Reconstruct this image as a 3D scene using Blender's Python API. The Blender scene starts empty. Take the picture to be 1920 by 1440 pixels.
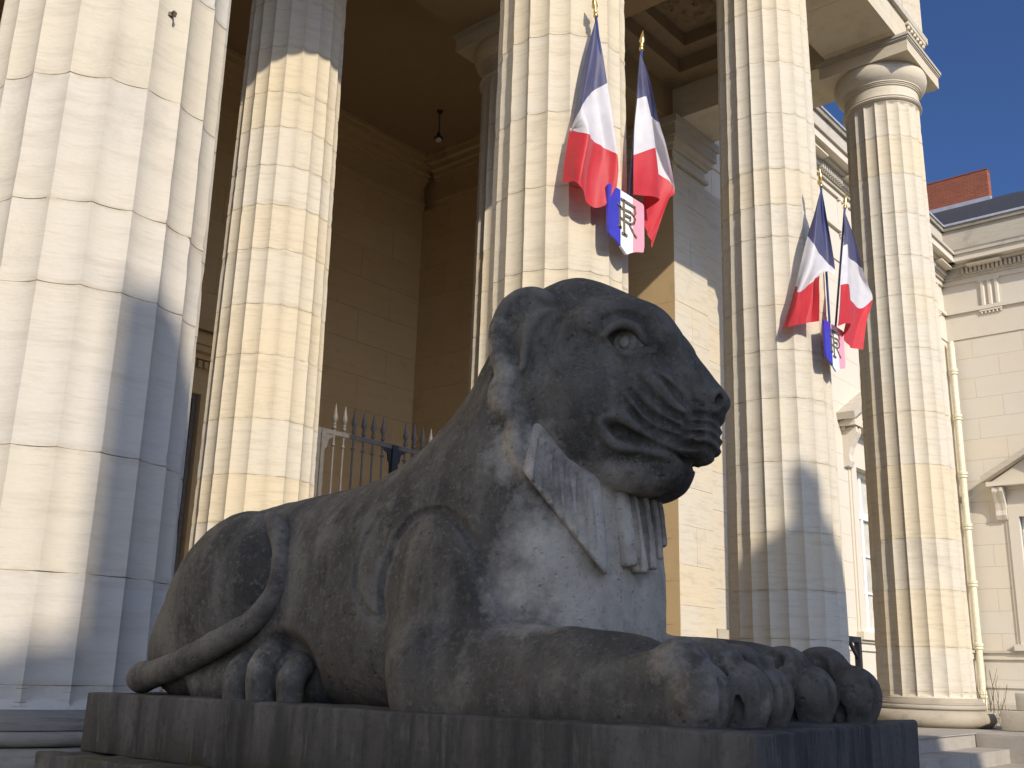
import bpy, bmesh, math, random
import numpy as np
from mathutils import Vector, Matrix
random.seed(7)
rng = np.random.default_rng(5)
C = bpy.context.scene.collection
R = math.radians
# ---------------------------------------------------------------- camera, sky, sun, exposure
scn = bpy.context.scene
cam_d = bpy.data.cameras.new('camera'); cam = bpy.data.objects.new('camera', cam_d); C.objects.link(cam)
cam_d.sensor_fit = 'HORIZONTAL'; cam_d.sensor_width = 36.0; cam_d.lens = 36.577
cam_d.clip_start = .05; cam_d.clip_end = 2000
_r, _u, _f = Vector((.6418, -.7664, .0250)), Vector((-.2193, -.1522, .9637)), Vector((.7348, .6240, .2649))
_f.normalize(); _r = (_r - _f * _r.dot(_f)).normalized(); _u = _r.cross(_f)
cam.matrix_world = Matrix(((_r.x, _u.x, -_f.x, -6.2934), (_r.y, _u.y, -_f.y, -4.8760), (_r.z, _u.z, -_f.z, .55), (0, 0, 0, 1)))
scn.camera = cam
SUN_EL, SUN_AZ = R(30.9), R(25.0)          # azimuth measured from -Y towards -X
S = Vector((-math.sin(SUN_AZ) * math.cos(SUN_EL), -math.cos(SUN_AZ) * math.cos(SUN_EL), math.sin(SUN_EL)))
w = bpy.data.worlds.new('World'); scn.world = w; w.use_nodes = True
nt = w.node_tree; nt.nodes.clear()
sky = nt.nodes.new('ShaderNodeTexSky'); sky.sky_type = 'NISHITA'; sky.sun_disc = False
sky.sun_elevation = SUN_EL; sky.sun_rotation = math.atan2(S.x, S.y); sky.air_density = .5; sky.dust_density = 3.0; sky.ozone_density = 10.0
bg = nt.nodes.new('ShaderNodeBackground'); bg.inputs['Strength'].default_value = .14
wo = nt.nodes.new('ShaderNodeOutputWorld')
nt.links.new(sky.outputs[0], bg.inputs[0]); nt.links.new(bg.outputs[0], wo.inputs[0])
sl = bpy.data.lights.new('sun', 'SUN'); sl.energy = 3.75; sl.angle = R(.53); sl.color = (1.0, .91, .79)
so = bpy.data.objects.new('sun', sl); C.objects.link(so); so.rotation_euler = S.to_track_quat('Z', 'Y').to_euler(); so.location = S * 40
scn.view_settings.view_transform = 'Standard'; scn.view_settings.look = 'None'
scn.view_settings.exposure = .30; scn.view_settings.gamma = 1.0; scn.view_settings.use_curve_mapping = False

# ---------------------------------------------------------------- helpers
def setp(o, label=None, cat=None, group=None, kind=None):
    for k, v in (('label', label), ('category', cat), ('group', group), ('kind', kind)):
        if v: o[k] = v
    return o
def thing(name, label, cat, loc=(0, 0, 0), group=None):
    o = bpy.data.objects.new(name, None); o.empty_display_size = .2; C.objects.link(o); o.location = loc
    return setp(o, label, cat, group)
def wloc(o):
    v = Vector((0, 0, 0))
    while o is not None: v = v + o.location; o = o.parent
    return v
def link_mesh(name, me, m=None, parent=None, at=None):
    """mesh holds world coordinates unless 'at' is given (then at = world position of its origin)"""
    o = bpy.data.objects.new(name, me); C.objects.link(o)
    if m and not me.materials: me.materials.append(m)
    if parent is not None: o.parent = parent
    p = wloc(parent) if parent is not None else Vector((0, 0, 0))
    o.location = (Vector(at) if at is not None else Vector((0, 0, 0))) - p
    return o
class MB:
    def __init__(s): s.v = []; s.f = []
    def add(s, vs, fs):
        n = len(s.v); s.v += [tuple(map(float, p)) for p in vs]; s.f += [[n + i for i in f] for f in fs]; return s
    def box(s, x0, x1, y0, y1, z0, z1):
        return s.add([(x0, y0, z0), (x1, y0, z0), (x1, y1, z0), (x0, y1, z0), (x0, y0, z1), (x1, y0, z1), (x1, y1, z1), (x0, y1, z1)],
                     [(0, 3, 2, 1), (4, 5, 6, 7), (0, 1, 5, 4), (1, 2, 6, 5), (2, 3, 7, 6), (3, 0, 4, 7)])
    def prism(s, pts, axis, a, b):
        """extrude closed polygon pts along axis; pts are the two other coords in cyclic order"""
        n = len(pts); i = 'xyz'.index(axis)
        def P(p, t):
            q = [0, 0, 0]; q[i] = t; q[(i + 1) % 3] = p[0]; q[(i + 2) % 3] = p[1]; return q
        ar = sum(pts[k - 1][0] * pts[k][1] - pts[k][0] * pts[k - 1][1] for k in range(n))
        if ar < 0: pts = pts[::-1]
        return s.add([P(p, a) for p in pts] + [P(p, b) for p in pts],
                     [tuple(range(n))[::-1], tuple(range(n, 2 * n))] + [(k, (k + 1) % n, n + (k + 1) % n, n + k) for k in range(n)])
    def lathe(s, prof, n=48, c=(0, 0, 0), cap0=True, cap1=True):
        vs = []; fs = []
        for (r, z) in prof:
            for k in range(n):
                a = 2 * math.pi * k / n; vs.append((c[0] + r * math.cos(a), c[1] + r * math.sin(a), c[2] + z))
        for j in range(len(prof) - 1):
            for k in range(n):
                fs.append((j * n + k, j * n + (k + 1) % n, (j + 1) * n + (k + 1) % n, (j + 1) * n + k))
        if cap0: fs.append(tuple(range(n))[::-1])
        if cap1: fs.append(tuple(range((len(prof) - 1) * n, len(prof) * n)))
        return s.add(vs, fs)
    def tube(s, pts, r, n=8):
        pts = [Vector(p) for p in pts]; rr = r if hasattr(r, '__len__') else [r] * len(pts)
        vs = []; fs = []; up = Vector((.13, .31, .94))
        for i, p in enumerate(pts):
            t = (pts[min(i + 1, len(pts) - 1)] - pts[max(i - 1, 0)]).normalized()
            a = t.cross(up)
            if a.length < .05: a = t.cross(Vector((1, 0, 0)))
            a.normalize(); b = a.cross(t) * -1
            for k in range(n):
                q = 2 * math.pi * k / n; vs.append(p + (a * math.cos(q) + b * math.sin(q)) * rr[i])
        for i in range(len(pts) - 1):
            for k in range(n): fs.append((i * n + k, i * n + (k + 1) % n, (i + 1) * n + (k + 1) % n, (i + 1) * n + k))
        fs.append(tuple(range(n))[::-1]); fs.append(tuple(range((len(pts) - 1) * n, len(pts) * n)))
        return s.add(vs, fs)
    def mesh(s, name, m=None, smooth=None, center=None):
        me = bpy.data.meshes.new(name)
        v = s.v if center is None else [(p[0] - center[0], p[1] - center[1], p[2] - center[2]) for p in s.v]
        me.from_pydata(v, [], s.f)
        if m: me.materials.append(m)
        if smooth is not None:
            me.polygons.foreach_set('use_smooth', [True] * len(me.polygons)); me.set_sharp_from_angle(angle=R(smooth))
        me.update(); return me
    def build(s, name, m=None, parent=None, smooth=None, kind=None, label=None):
        o = link_mesh(name, s.mesh(name, m, smooth), None, parent)
        return setp(o, label, None, None, kind)
def fix_normals(me):
    bm = bmesh.new(); bm.from_mesh(me); bmesh.ops.recalc_face_normals(bm, faces=bm.faces); bm.to_mesh(me); bm.free()

# ---------------------------------------------------------------- materials
def nodes(name):
    m = bpy.data.materials.new(name); m.use_nodes = True
    t = m.node_tree; b = t.nodes['Principled BSDF']
    return m, t, b
def N(t, typ, **k):
    n = t.nodes.new(typ)
    for a, v in k.items(): setattr(n, a, v)
    return n
def mixc(t, fac, a, b, mode='MIX'):
    n = N(t, 'ShaderNodeMix', data_type='RGBA', blend_type=mode)
    for sock, val in ((n.inputs[0], fac), (n.inputs[6], a), (n.inputs[7], b)):
        if hasattr(val, 'is_linked'): t.links.new(val, sock)
        elif isinstance(val, (int, float)): sock.default_value = val
        else: sock.default_value = (*val, 1)
    return n.outputs[2]
def noise(t, vec, scale, detail=4, rough=.55, stretch=None):
    if stretch is not None:
        mp = N(t, 'ShaderNodeMapping'); mp.inputs['Scale'].default_value = stretch; t.links.new(vec, mp.inputs[0]); vec = mp.outputs[0]
    n = N(t, 'ShaderNodeTexNoise'); n.inputs['Scale'].default_value = scale; n.inputs['Detail'].default_value = detail; n.inputs['Roughness'].default_value = rough
    t.links.new(vec, n.inputs['Vector']); return n.outputs[0]
def ramp(t, v, a, b, lo=0.0, hi=1.0):
    n = N(t, 'ShaderNodeMapRange'); n.inputs[1].default_value = a; n.inputs[2].default_value = b; n.inputs[3].default_value = lo; n.inputs[4].default_value = hi
    n.clamp = True; t.links.new(v, n.inputs[0]); return n.outputs[0]
def math_(t, op, a, b):
    n = N(t, 'ShaderNodeMath', operation=op)
    for i, v in enumerate((a, b)):
        if hasattr(v, 'is_linked'): t.links.new(v, n.inputs[i])
        else: n.inputs[i].default_value = v
    return n.outputs[0]
def bump(t, b, hs, dist):
    prev = None
    for h, s_, d_ in zip(hs, dist[0], dist[1]):
        n = N(t, 'ShaderNodeBump'); n.inputs['Strength'].default_value = s_; n.inputs['Distance'].default_value = d_
        t.links.new(h, n.inputs['Height'])
        if prev is not None: t.links.new(prev, n.inputs['Normal'])
        prev = n.outputs[0]
    t.links.new(prev, b.inputs['Normal'])
def pos(t): return N(t, 'ShaderNodeNewGeometry').outputs['Position']
def stone(name, col, warm, dark, streak=.25, grime=.2, bed=9.0, rough=.85):
    m, t, b = nodes(name); P = pos(t)
    oi = N(t, 'ShaderNodeObjectInfo').outputs['Random']
    c = mixc(t, ramp(t, oi, .45, 1.0, 0, .75), col, warm)
    big = noise(t, P, .9, 3); c = mixc(t, ramp(t, big, .45, .75, 0, .6), c, warm)
    bd = noise(t, P, 2.2, 5, .65, (1, 1, bed)); c = mixc(t, ramp(t, bd, .50, .74, 0, streak), c, dark)
    th = noise(t, P, 5, 4, .7, (1, 1, 16)); c = mixc(t, ramp(t, th, .55, .72, 0, streak * .8), c, dark)
    fine = noise(t, P, 26, 5, .7, (1, 1, 2.5)); c = mixc(t, ramp(t, fine, .35, .75, 0, .16), c, dark)
    v2 = noise(t, P, 1.6, 6, .7); c = mixc(t, ramp(t, v2, .58, .80, 0, grime), c, (.10, .09, .075))
    ja = N(t, 'ShaderNodeAttribute', attribute_name='joint').outputs['Fac']; jn = noise(t, P, 9, 5, .7, (1, 1, 1.6))
    c = mixc(t, math_(t, 'MULTIPLY', ja, ramp(t, jn, .42, .66, 0, .55)), c, (.36, .285, .175))
    t.links.new(c, b.inputs['Base Color']); b.inputs['Roughness'].default_value = rough; b.inputs['Specular IOR Level'].default_value = .25
    pit = noise(t, P, 60, 3, .6)
    bump(t, b, (bd, fine, pit), ((.35, .35, .25), (.006, .004, .003)))
    return m
LIME = stone('limestone', (.585, .53, .42), (.62, .515, .335), (.42, .35, .245), .6, .30, 9)
LIME_NEAR = stone('limestone_pale', (.565, .52, .44), (.585, .51, .37), (.42, .37, .285), .55, .25, 8)
BASEM = stone('limestone_base', (.42, .375, .295), (.40, .34, .24), (.20, .18, .145), .6, .9, 3)
LIME_OLD = stone('limestone_weathered', (.50, .45, .36), (.47, .41, .30), (.28, .25, .20), .4, .6, 4)
SOOT = stone('limestone_sooty', (.26, .235, .19), (.34, .30, .22), (.09, .085, .075), .7, .9, 3)
PORCH = stone('porch_stone', (.56, .41, .22), (.52, .365, .18), (.40, .28, .14), .3, .35, 4)
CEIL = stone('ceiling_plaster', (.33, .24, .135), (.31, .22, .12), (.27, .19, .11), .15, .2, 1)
WINGS = stone('wing_stone', (.60, .545, .44), (.62, .54, .41), (.50, .45, .36), .15, .12, 3)
STEPM = stone('step_stone', (.38, .345, .29), (.36, .32, .25), (.18, .16, .135), .5, .6, 2)
PLIN = stone('plinth_stone', (.085, .077, .064), (.075, .068, .055), (.022, .020, .018), .95, .9, .12)
def plinth_mat():
    m, t, b = nodes('plinth_stone_streaked'); P = pos(t)
    a = noise(t, P, 2.2, 5, .6); s1 = noise(t, P, 11, 5, .65, (1, 1, .10)); s2 = noise(t, P, 30, 4, .7, (1, 1, .16)); f = noise(t, P, 45, 5, .7)
    c = mixc(t, ramp(t, a, .38, .62), (.085, .075, .058), (.145, .130, .105))
    c = mixc(t, ramp(t, s1, .46, .64, 0, .60), c, (.026, .024, .022))
    c = mixc(t, ramp(t, s2, .55, .68, 0, .45), c, (.20, .18, .145))
    c = mixc(t, ramp(t, f, .52, .70, 0, .5), c, (.04, .037, .033))
    sx = N(t, 'ShaderNodeSeparateXYZ'); t.links.new(P, sx.inputs[0])
    mz = math_(t, 'MULTIPLY', ramp(t, sx.outputs[2], .20, .30, 1, 0), ramp(t, noise(t, P, 6, 5), .46, .60))
    c = mixc(t, mz, c, (.055, .055, .016))
    t.links.new(c, b.inputs['Base Color']); b.inputs['Roughness'].default_value = .9; b.inputs['Specular IOR Level'].default_value = .2
    bump(t, b, (a, f, s1), ((.3, .6, .3), (.012, .004, .006))); return m
PLIN = plinth_mat()
def flat(name, col, rough=.5, metal=0., var=.12, scale=14, bumpd=0.0, spec=.5):
    m, t, b = nodes(name); P = pos(t); n = noise(t, P, scale, 4)
    c = mixc(t, ramp(t, n, .3, .7, 0, 1), [x * (1 - var) for x in col], [min(1, x * (1 + var)) for x in col])
    t.links.new(c, b.inputs['Base Color']); b.inputs['Roughness'].default_value = rough; b.inputs['Metallic'].default_value = metal; b.inputs['Specular IOR Level'].default_value = spec
    if bumpd: bump(t, b, (n,), ((.5,), (bumpd,)))
    return m
IRON = flat('painted_iron', (.016, .016, .018), .45, 0, .2, 20, .001)
IRONG = flat('grey_painted_iron', (.13, .115, .095), .5, 0, .2, 20, .001)
GOLD = flat('gilded_metal', (.70, .48, .16), .3, 1.0, .1)
POLE = flat('navy_pole', (.03, .05, .16), .3)
BRONZE = flat('bronze_letters', (.24, .19, .11), .45, .3)
SH_B = flat('shield_blue', (.055, .05, .42), .3); SH_W = flat('shield_white', (.86, .85, .83), .3, 0, .03); SH_R = flat('shield_red_glare', (.88, .36, .42), .3, 0, .04)  # the red is paled to pink: sky glare put into the colour
PIPE = flat('cream_pipe', (.62, .57, .40), .5, 0, .12)
LEAD = flat('lead_sheet', (.42, .43, .45), .5, .2, .15, 6)
WHITEP = flat('white_paint', (.78, .76, .70), .45, 0, .05)
DARKW = flat('dark_room', (.03, .025, .022), .8)
DOORM = flat('dark_door', (.05, .032, .026), .5, 0, .3, 4)
ASPH = flat('pale_gravel_square', (.20, .19, .165), .9, 0, .2, 3, .004)
PAVE = flat('pavement_stone', (.22, .205, .18), .85, 0, .25, 5, .003)
LAMPM = flat('lamp_iron', (.03, .03, .03), .5); BULB = flat('frosted_glass', (.6, .58, .5), .2)
TWIG = flat('twig_bark', (.13, .095, .06), .85, 0, .3, 30)
RENDER = flat('house_render', (.42, .39, .33), .9, 0, .12, 2)
CURT = flat('net_curtain', (.80, .76, .64), .9, 0, .15, 3)
def cloth(name, col):
    m, t, b = nodes(name); P = pos(t); n = noise(t, P, 9, 3)
    c = mixc(t, ramp(t, n, .3, .7, 0, 1), [x * .92 for x in col], [min(1, x * 1.06) for x in col])
    b.inputs['Roughness'].default_value = .55; b.inputs['Sheen Weight'].default_value = .25; t.links.new(c, b.inputs['Base Color'])
    weave = noise(t, P, 400, 2); bump(t, b, (weave, noise(t, P, 14, 3)), ((.15, .3), (.001, .010)))
    tr = N(t, 'ShaderNodeBsdfTranslucent'); t.links.new(c, tr.inputs[0]); mx = N(t, 'ShaderNodeMixShader'); mx.inputs[0].default_value = .30
    t.links.new(b.outputs[0], mx.inputs[1]); t.links.new(tr.outputs[0], mx.inputs[2]); t.links.new(mx.outputs[0], t.nodes['Material Output'].inputs[0])
    return m
F_B, F_W, F_R = cloth('flag_blue', (.075, .075, .16)), cloth('flag_white', (.74, .72, .73)), cloth('flag_red', (.60, .024, .032))
def brick_mat():
    m, t, b = nodes('brick'); P = pos(t)
    sx = N(t, 'ShaderNodeSeparateXYZ'); t.links.new(P, sx.inputs[0])
    cx = N(t, 'ShaderNodeCombineXYZ'); t.links.new(math_(t, 'ADD', sx.outputs[1], sx.outputs[0]), cx.inputs[0]); t.links.new(sx.outputs[2], cx.inputs[1])
    bt = N(t, 'ShaderNodeTexBrick'); t.links.new(cx.outputs[0], bt.inputs['Vector']); bt.inputs['Scale'].default_value = 1
    bt.inputs['Brick Width'].default_value = .22; bt.inputs['Row Height'].default_value = .07; bt.inputs['Mortar Size'].default_value = .008
    bt.inputs['Color1'].default_value = (.33, .085, .035, 1); bt.inputs['Color2'].default_value = (.24, .06, .028, 1); bt.inputs['Mortar'].default_value = (.26, .13, .08, 1)
    c = mixc(t, ramp(t, noise(t, P, 1.4, 5), .4, .7, 0, .5), bt.outputs[0], (.20, .06, .03))
    t.links.new(c, b.inputs['Base Color']); b.inputs['Roughness'].default_value = .9; return m
BRICK = brick_mat()
SLATE = flat('slate', (.035, .037, .042), .75, 0, .3, 8, .003)
def glass_mat():
    m, t, b = nodes('window_glass'); P = pos(t); n = noise(t, P, .8, 2)
    b.inputs['Base Color'].default_value = (.10, .10, .09, 1); b.inputs['Roughness'].default_value = .06; b.inputs['Specular IOR Level'].default_value = .6
    g = N(t, 'ShaderNodeBsdfTransparent'); mx = N(t, 'ShaderNodeMixShader'); mx.inputs[0].default_value = .86
    t.links.new(b.outputs[0], mx.inputs[1]); t.links.new(g.outputs[0], mx.inputs[2]); t.links.new(mx.outputs[0], t.nodes['Material Output'].inputs[0])
    bump(t, b, (n,), ((.1,), (.02,))); return m
GLASS = glass_mat()
def lion_mat(name):
    m, t, b = nodes(name); P = pos(t)
    at = N(t, 'ShaderNodeAttribute', attribute_name='pale').outputs['Fac']
    n1 = noise(t, P, 3.2, 6, .65); n2 = noise(t, P, 14, 6, .7); n3 = noise(t, P, 55, 5, .75); st = noise(t, P, 5, 5, .6, (1.6, 1.6, .35))
    n0 = noise(t, P, 1.7, 4, .6)
    c = mixc(t, ramp(t, n1, .38, .62), (.078, .068, .052), (.136, .119, .089))
    c = mixc(t, ramp(t, n0, .50, .62, 0, .7), c, (.053, .047, .038))
    c = mixc(t, ramp(t, st, .48, .66, 0, .65), c, (.215, .19, .145))
    c = mixc(t, ramp(t, n2, .52, .66, 0, .5), c, (.038, .034, .030))
    c = mixc(t, ramp(t, n3, .53, .66, 0, .45), c, (.25, .225, .175))
    n7 = noise(t, P, 75, 4, .65); c = mixc(t, ramp(t, n7, .55, .68, 0, .38), c, (.030, .027, .024))
    n5 = noise(t, P, 7, 6, .7); n6 = noise(t, P, 2.4, 5, .65)
    c = mixc(t, ramp(t, n6, .55, .70, 0, .6), c, (.115, .085, .055))
    c = mixc(t, ramp(t, n5, .57, .68, 0, .55), c, (.26, .235, .165))
    we = N(t, 'ShaderNodeAttribute', attribute_name='wear_and_shading').outputs['Fac']  # ridges paler: wear, plus relief contrast painted in where the light is flat
    c = mixc(t, math_(t, 'MULTIPLY', we, ramp(t, n2, .36, .62, .08, .75)), c, (.235, .205, .16))
    pm = ramp(t, math_(t, 'ADD', math_(t, 'ADD', at, math_(t, 'MULTIPLY', math_(t, 'SUBTRACT', n1, .5), 1.0)), math_(t, 'ADD', math_(t, 'MULTIPLY', math_(t, 'SUBTRACT', n2, .5), .45), math_(t, 'MULTIPLY', math_(t, 'SUBTRACT', n3, .5), .4))), .28, .80)
    pc = mixc(t, ramp(t, n2, .35, .70), (.47, .41, .31), (.66, .575, .44))
    pc = mixc(t, ramp(t, n3, .55, .72, 0, .7), pc, (.13, .12, .105))
    c = mixc(t, pm, c, pc)
    t.links.new(c, b.inputs['Base Color']); b.inputs['Roughness'].default_value = .9; b.inputs['Specular IOR Level'].default_value = .2
    vo = N(t, 'ShaderNodeTexVoronoi'); vo.inputs['Scale'].default_value = 38; t.links.new(P, vo.inputs['Vector'])
    pitm = math_(t, 'MULTIPLY', ramp(t, vo.outputs['Distance'], .0, .28, 0, 1), 1.0)
    sel = ramp(t, noise(t, P, 9, 2), .50, .62)
    pits = math_(t, 'MAXIMUM', pitm, math_(t, 'SUBTRACT', 1.0, sel))
    bump(t, b, (n1, n2, n3, pits), ((.0, .25, .45, .9), (.02, .006, .004, .006))); return m
LION = lion_mat('lion_stone')
# ---------------------------------------------------------------- setting: street, floor, steps
def setting(name, mb, m): o = mb.build(name, m); o['kind'] = 'structure'; return o
setting('street', MB().add([(-400, -400, -1.12), (400, -400, -1.12), (400, 400, -1.12), (-400, 400, -1.12)], [(0, 1, 2, 3)]), ASPH)
pv = setp(MB().box(-14, 22.5, -7.5, 3.5, -1.30, -1.10).build('forecourt_pavement', PAVE), kind='structure')
fl = setp(MB().box(-5.1, 9.0, -.98, 9.3, -1.0, -.012).build('portico_floor', STEPM), kind='structure')
for i in range(9):
    for j in range(6):
        x0 = -5.1 + i * 1.5667; y0 = -.98 + j * 1.71
        MB().box(x0 + .003, x0 + 1.5637, y0 + .003 - (.02 if j == 0 else 0), y0 + 1.707, -.012, 0).build('paving_slab', STEPM, fl)
st = thing('entrance_steps', 'flight of worn stone steps climbing to the portico between the two plinths', 'steps', (1.8, -2, -1.1))
for k in range(7):
    z1 = -.148 * (k + 1) + .0; yf = -1.0 - .335 * (k + 1)
    xs = [-2.94, -.9, 1.3, 3.35, 5.1, 6.45]
    if k % 2: xs = [-2.94, -1.7, .2, 2.5, 4.3, 6.45]
    for a, b in zip(xs[:-1], xs[1:]):
        MB().box(a + .002, b - .002, yf + .004 * rng.random(), -.97 if k == 0 else yf + .40, -1.12 if k == 6 else z1 - .2, z1 - .002 * rng.random()).build('step_stone', STEPM, st)
# ---------------------------------------------------------------- fluted columns
def diam(z): return 1.2 - .0177 * (z - .14)
def drum_mesh(name, z0, z1, phase, first, last, m):
    n_mid = max(3, int((z1 - z0) / .11)); tm = np.linspace(0, 1, n_mid + 2)[1:-1]
    zs = [(z0, -.0045), (z0 + .0024, 0.0), (z0 + .03, 0.0)] + [(z0 + .03 + (z1 - z0 - .06) * t_, 0.0) for t_ in tm] + [(z1 - .03, 0.0), (z1 - .0024, 0.0), (z1, -.0045)]
    if first: zs = [(z0 + (z1 - z0 - .01) * t_, 0) for t_ in np.linspace(0, 1, 26)] + [(z1 - .0024, 0), (z1, -.0045)]
    if last: zs = zs[:-3] + [(z1 - .05, 0), (z1 - .03, 0), (z1 - .012, 0), (z1, 0)]
    chip = rng.random((len(zs), 20)); jat = []
    nf, ns = 20, 8; n = nf * ns; v = []; f = []
    ph = rng.random(4) * 6
    for zi, (z, ins) in enumerate(zs):
        Rr = diam(z) / 2; dj = min(z - z0, z1 - z); jv = 0 if first and z - z0 < .02 else max(0, 1 - dj / .03)
        for k in range(n):
            a = 2 * math.pi * k / n + phase; u = (k % ns) / ns
            dep = .031 * (Rr / .58) * (1 - (2 * u - 1) ** 2) ** .8
            r = Rr - dep
            jat.append(jv)
            if k % ns == 0 and chip[zi, k // ns] > .72: r -= .009 * (chip[zi, k // ns] - .72) / .28 * (.9 if dj < .04 else .6)
            if first:
                cone = Rr + .004 - (z - z0) * .85
                r = max(r, min(cone, Rr + .03))
            elif last:
                cone = Rr - .040 + (z - (z1 - .052)) * 1.1
                if z > z1 - .052: r = max(r, min(cone, Rr))
            jit = ins * (1 + .5 * math.sin(a * 7 + ph[0]) * math.sin(a * 13 + ph[1])) if ins < 0 else 0
            zz = z + (.0016 * math.sin(a * 11 + ph[2]) if abs(ins) > 0 and not first else 0)
            v.append((r * math.cos(a) + jit * math.cos(a), r * math.sin(a) + jit * math.sin(a), zz))
    for j in range(len(zs) - 1):
        for k in range(n): f.append((j * n + k, j * n + (k + 1) % n, (j + 1) * n + (k + 1) % n, (j + 1) * n + k))
    f.append(tuple(range(n))[::-1]); f.append(tuple(range((len(zs) - 1) * n, len(zs) * n)))
    me = bpy.data.meshes.new(name); me.from_pydata(v, [], f); me.materials.append(m)
    ja = me.attributes.new('joint', 'FLOAT', 'POINT'); ja.data.foreach_set('value', np.array(jat, np.float32))
    me.polygons.foreach_set('use_smooth', [True] * len(f)); me.set_sharp_from_angle(angle=R(24)); me.update(); return me
TOR = lambda r, z0, z1, e: [(r - e + e * math.cos(t), (z0 + z1) / 2 + (z1 - z0) / 2 * math.sin(t)) for t in np.linspace(-math.pi / 2, math.pi / 2, 12)]
ABAC = MB().box(-.66, .66, -.66, .66, 9.222, 9.405).mesh('abacus', LIME)
ACAP = MB()
for a, z0, z1 in ((.672, 9.405, 9.425), (.685, 9.425, 9.455), (.70, 9.455, 9.50)): ACAP.box(-a, a, -a, a, z0 + .0005, z1)
ACAP = ACAP.mesh('abacus_moulding', LIME_OLD)
Rn = diam(8.7) / 2
NECK = MB().lathe([(Rn + .005, 8.66), (Rn + .03, 8.672), (Rn + .042, 8.69), (Rn + .03, 8.71), (Rn + .012, 8.715), (Rn + .03, 8.728), (Rn + .028, 8.745), (Rn + .004, 8.75), (Rn + .002, 8.90)], 72).mesh('neck_ring', LIME, 40)
ECH = MB().lathe([(Rn + .002, 8.90), (Rn + .02, 8.905), (Rn + .02, 8.92), (Rn + .034, 8.925), (Rn + .034, 8.94), (Rn + .05, 8.945), (Rn + .05, 8.96), (Rn + .075, 8.985), (Rn + .108, 9.03), (Rn + .128, 9.08), (Rn + .138, 9.13), (Rn + .134, 9.18), (Rn + .12, 9.222)], 72).mesh('echinus', LIME, 35)
LOWT = MB().lathe(TOR(.80, 0, .203, .10), 72).mesh('lower_torus', LIME_OLD, 40)
UPT = MB().lathe(TOR(.70, .206, .268, .03), 72).mesh('upper_torus', LIME_OLD, 40)
FIL = MB().lathe([(.685, .270), (.685, .292), (.665, .296), (.660, .318), (.648, .322), (.642, .345)], 72).mesh('base_fillet', LIME_OLD, 40)
def recol(me, m):
    k = me.copy(); k.materials.clear(); k.materials.append(m); return k
def column(label, x, y, joints, phase=math.radians(9), mat=LIME, group='fluted portico columns', base=None):
    t = thing('column', label, 'column', (x, y, 0), group)
    for nm, me in (('lower_torus', LOWT), ('upper_torus', UPT), ('base_fillet', FIL)): link_mesh(nm, me if base is None else recol(me, base), None, t, (x, y, 0))
    zz = [.346] + joints + [8.658]
    for i, (a, b) in enumerate(zip(zz[:-1], zz[1:])):
        link_mesh('drum', drum_mesh('drum', a, b, phase, i == 0, i == len(zz) - 2, mat), None, t, (x, y, 0))
    for nm, me in (('neck_ring', NECK), ('echinus', ECH), ('abacus', ABAC), ('abacus_moulding', ACAP)): link_mesh(nm, me, None, t, (x, y, 0))
    return t
SP, DP = 3.927, 3.827
column('broad fluted stone column at far left, nearest the camera, half in shade', -SP, 0, [.44, .90, 1.43, 2.18, 2.59, 3.24, 3.9, 4.5, 5.2, 5.8, 6.5, 7.2, 7.9], mat=LIME_NEAR, base=SOOT)
column('fluted stone column right behind the lion with a flag pair and shield high on it', 0, 0, [.46, .98, 1.55, 2.2, 2.85, 3.5, 4.2, 4.85, 5.56, 6.2, 6.85, 7.5, 8.1])
column('fluted stone column carrying the second flag pair, shaded at its foot', SP, 0, [.42, .91, 1.38, 1.95, 2.67, 3.34, 3.86, 4.36, 5.15, 5.53, 5.96, 6.65, 7.31, 8.0])
column('fluted stone corner column at right whose round capital shows against blue sky', 2 * SP, 0, [.42, .96, 1.67, 2.32, 3.29, 4.01, 4.90, 5.66, 6.25, 6.89, 7.5, 8.1], base=BASEM)
column('sunlit fluted column with its top in shadow, between the far left column and the lion', 0, DP, [.5, 1.1, 1.84, 2.30, 2.86, 3.51, 4.04, 4.64, 5.13, 5.58, 6.03, 6.45, 7.0, 7.6, 8.1])
column('inner column mostly hidden behind the flag column, its capital in dark porch', SP, DP, [.5, 1.1, 1.8, 2.4, 3.0, 3.6, 4.2, 4.8, 5.4, 6.0, 6.6, 7.2, 7.9])
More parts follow.
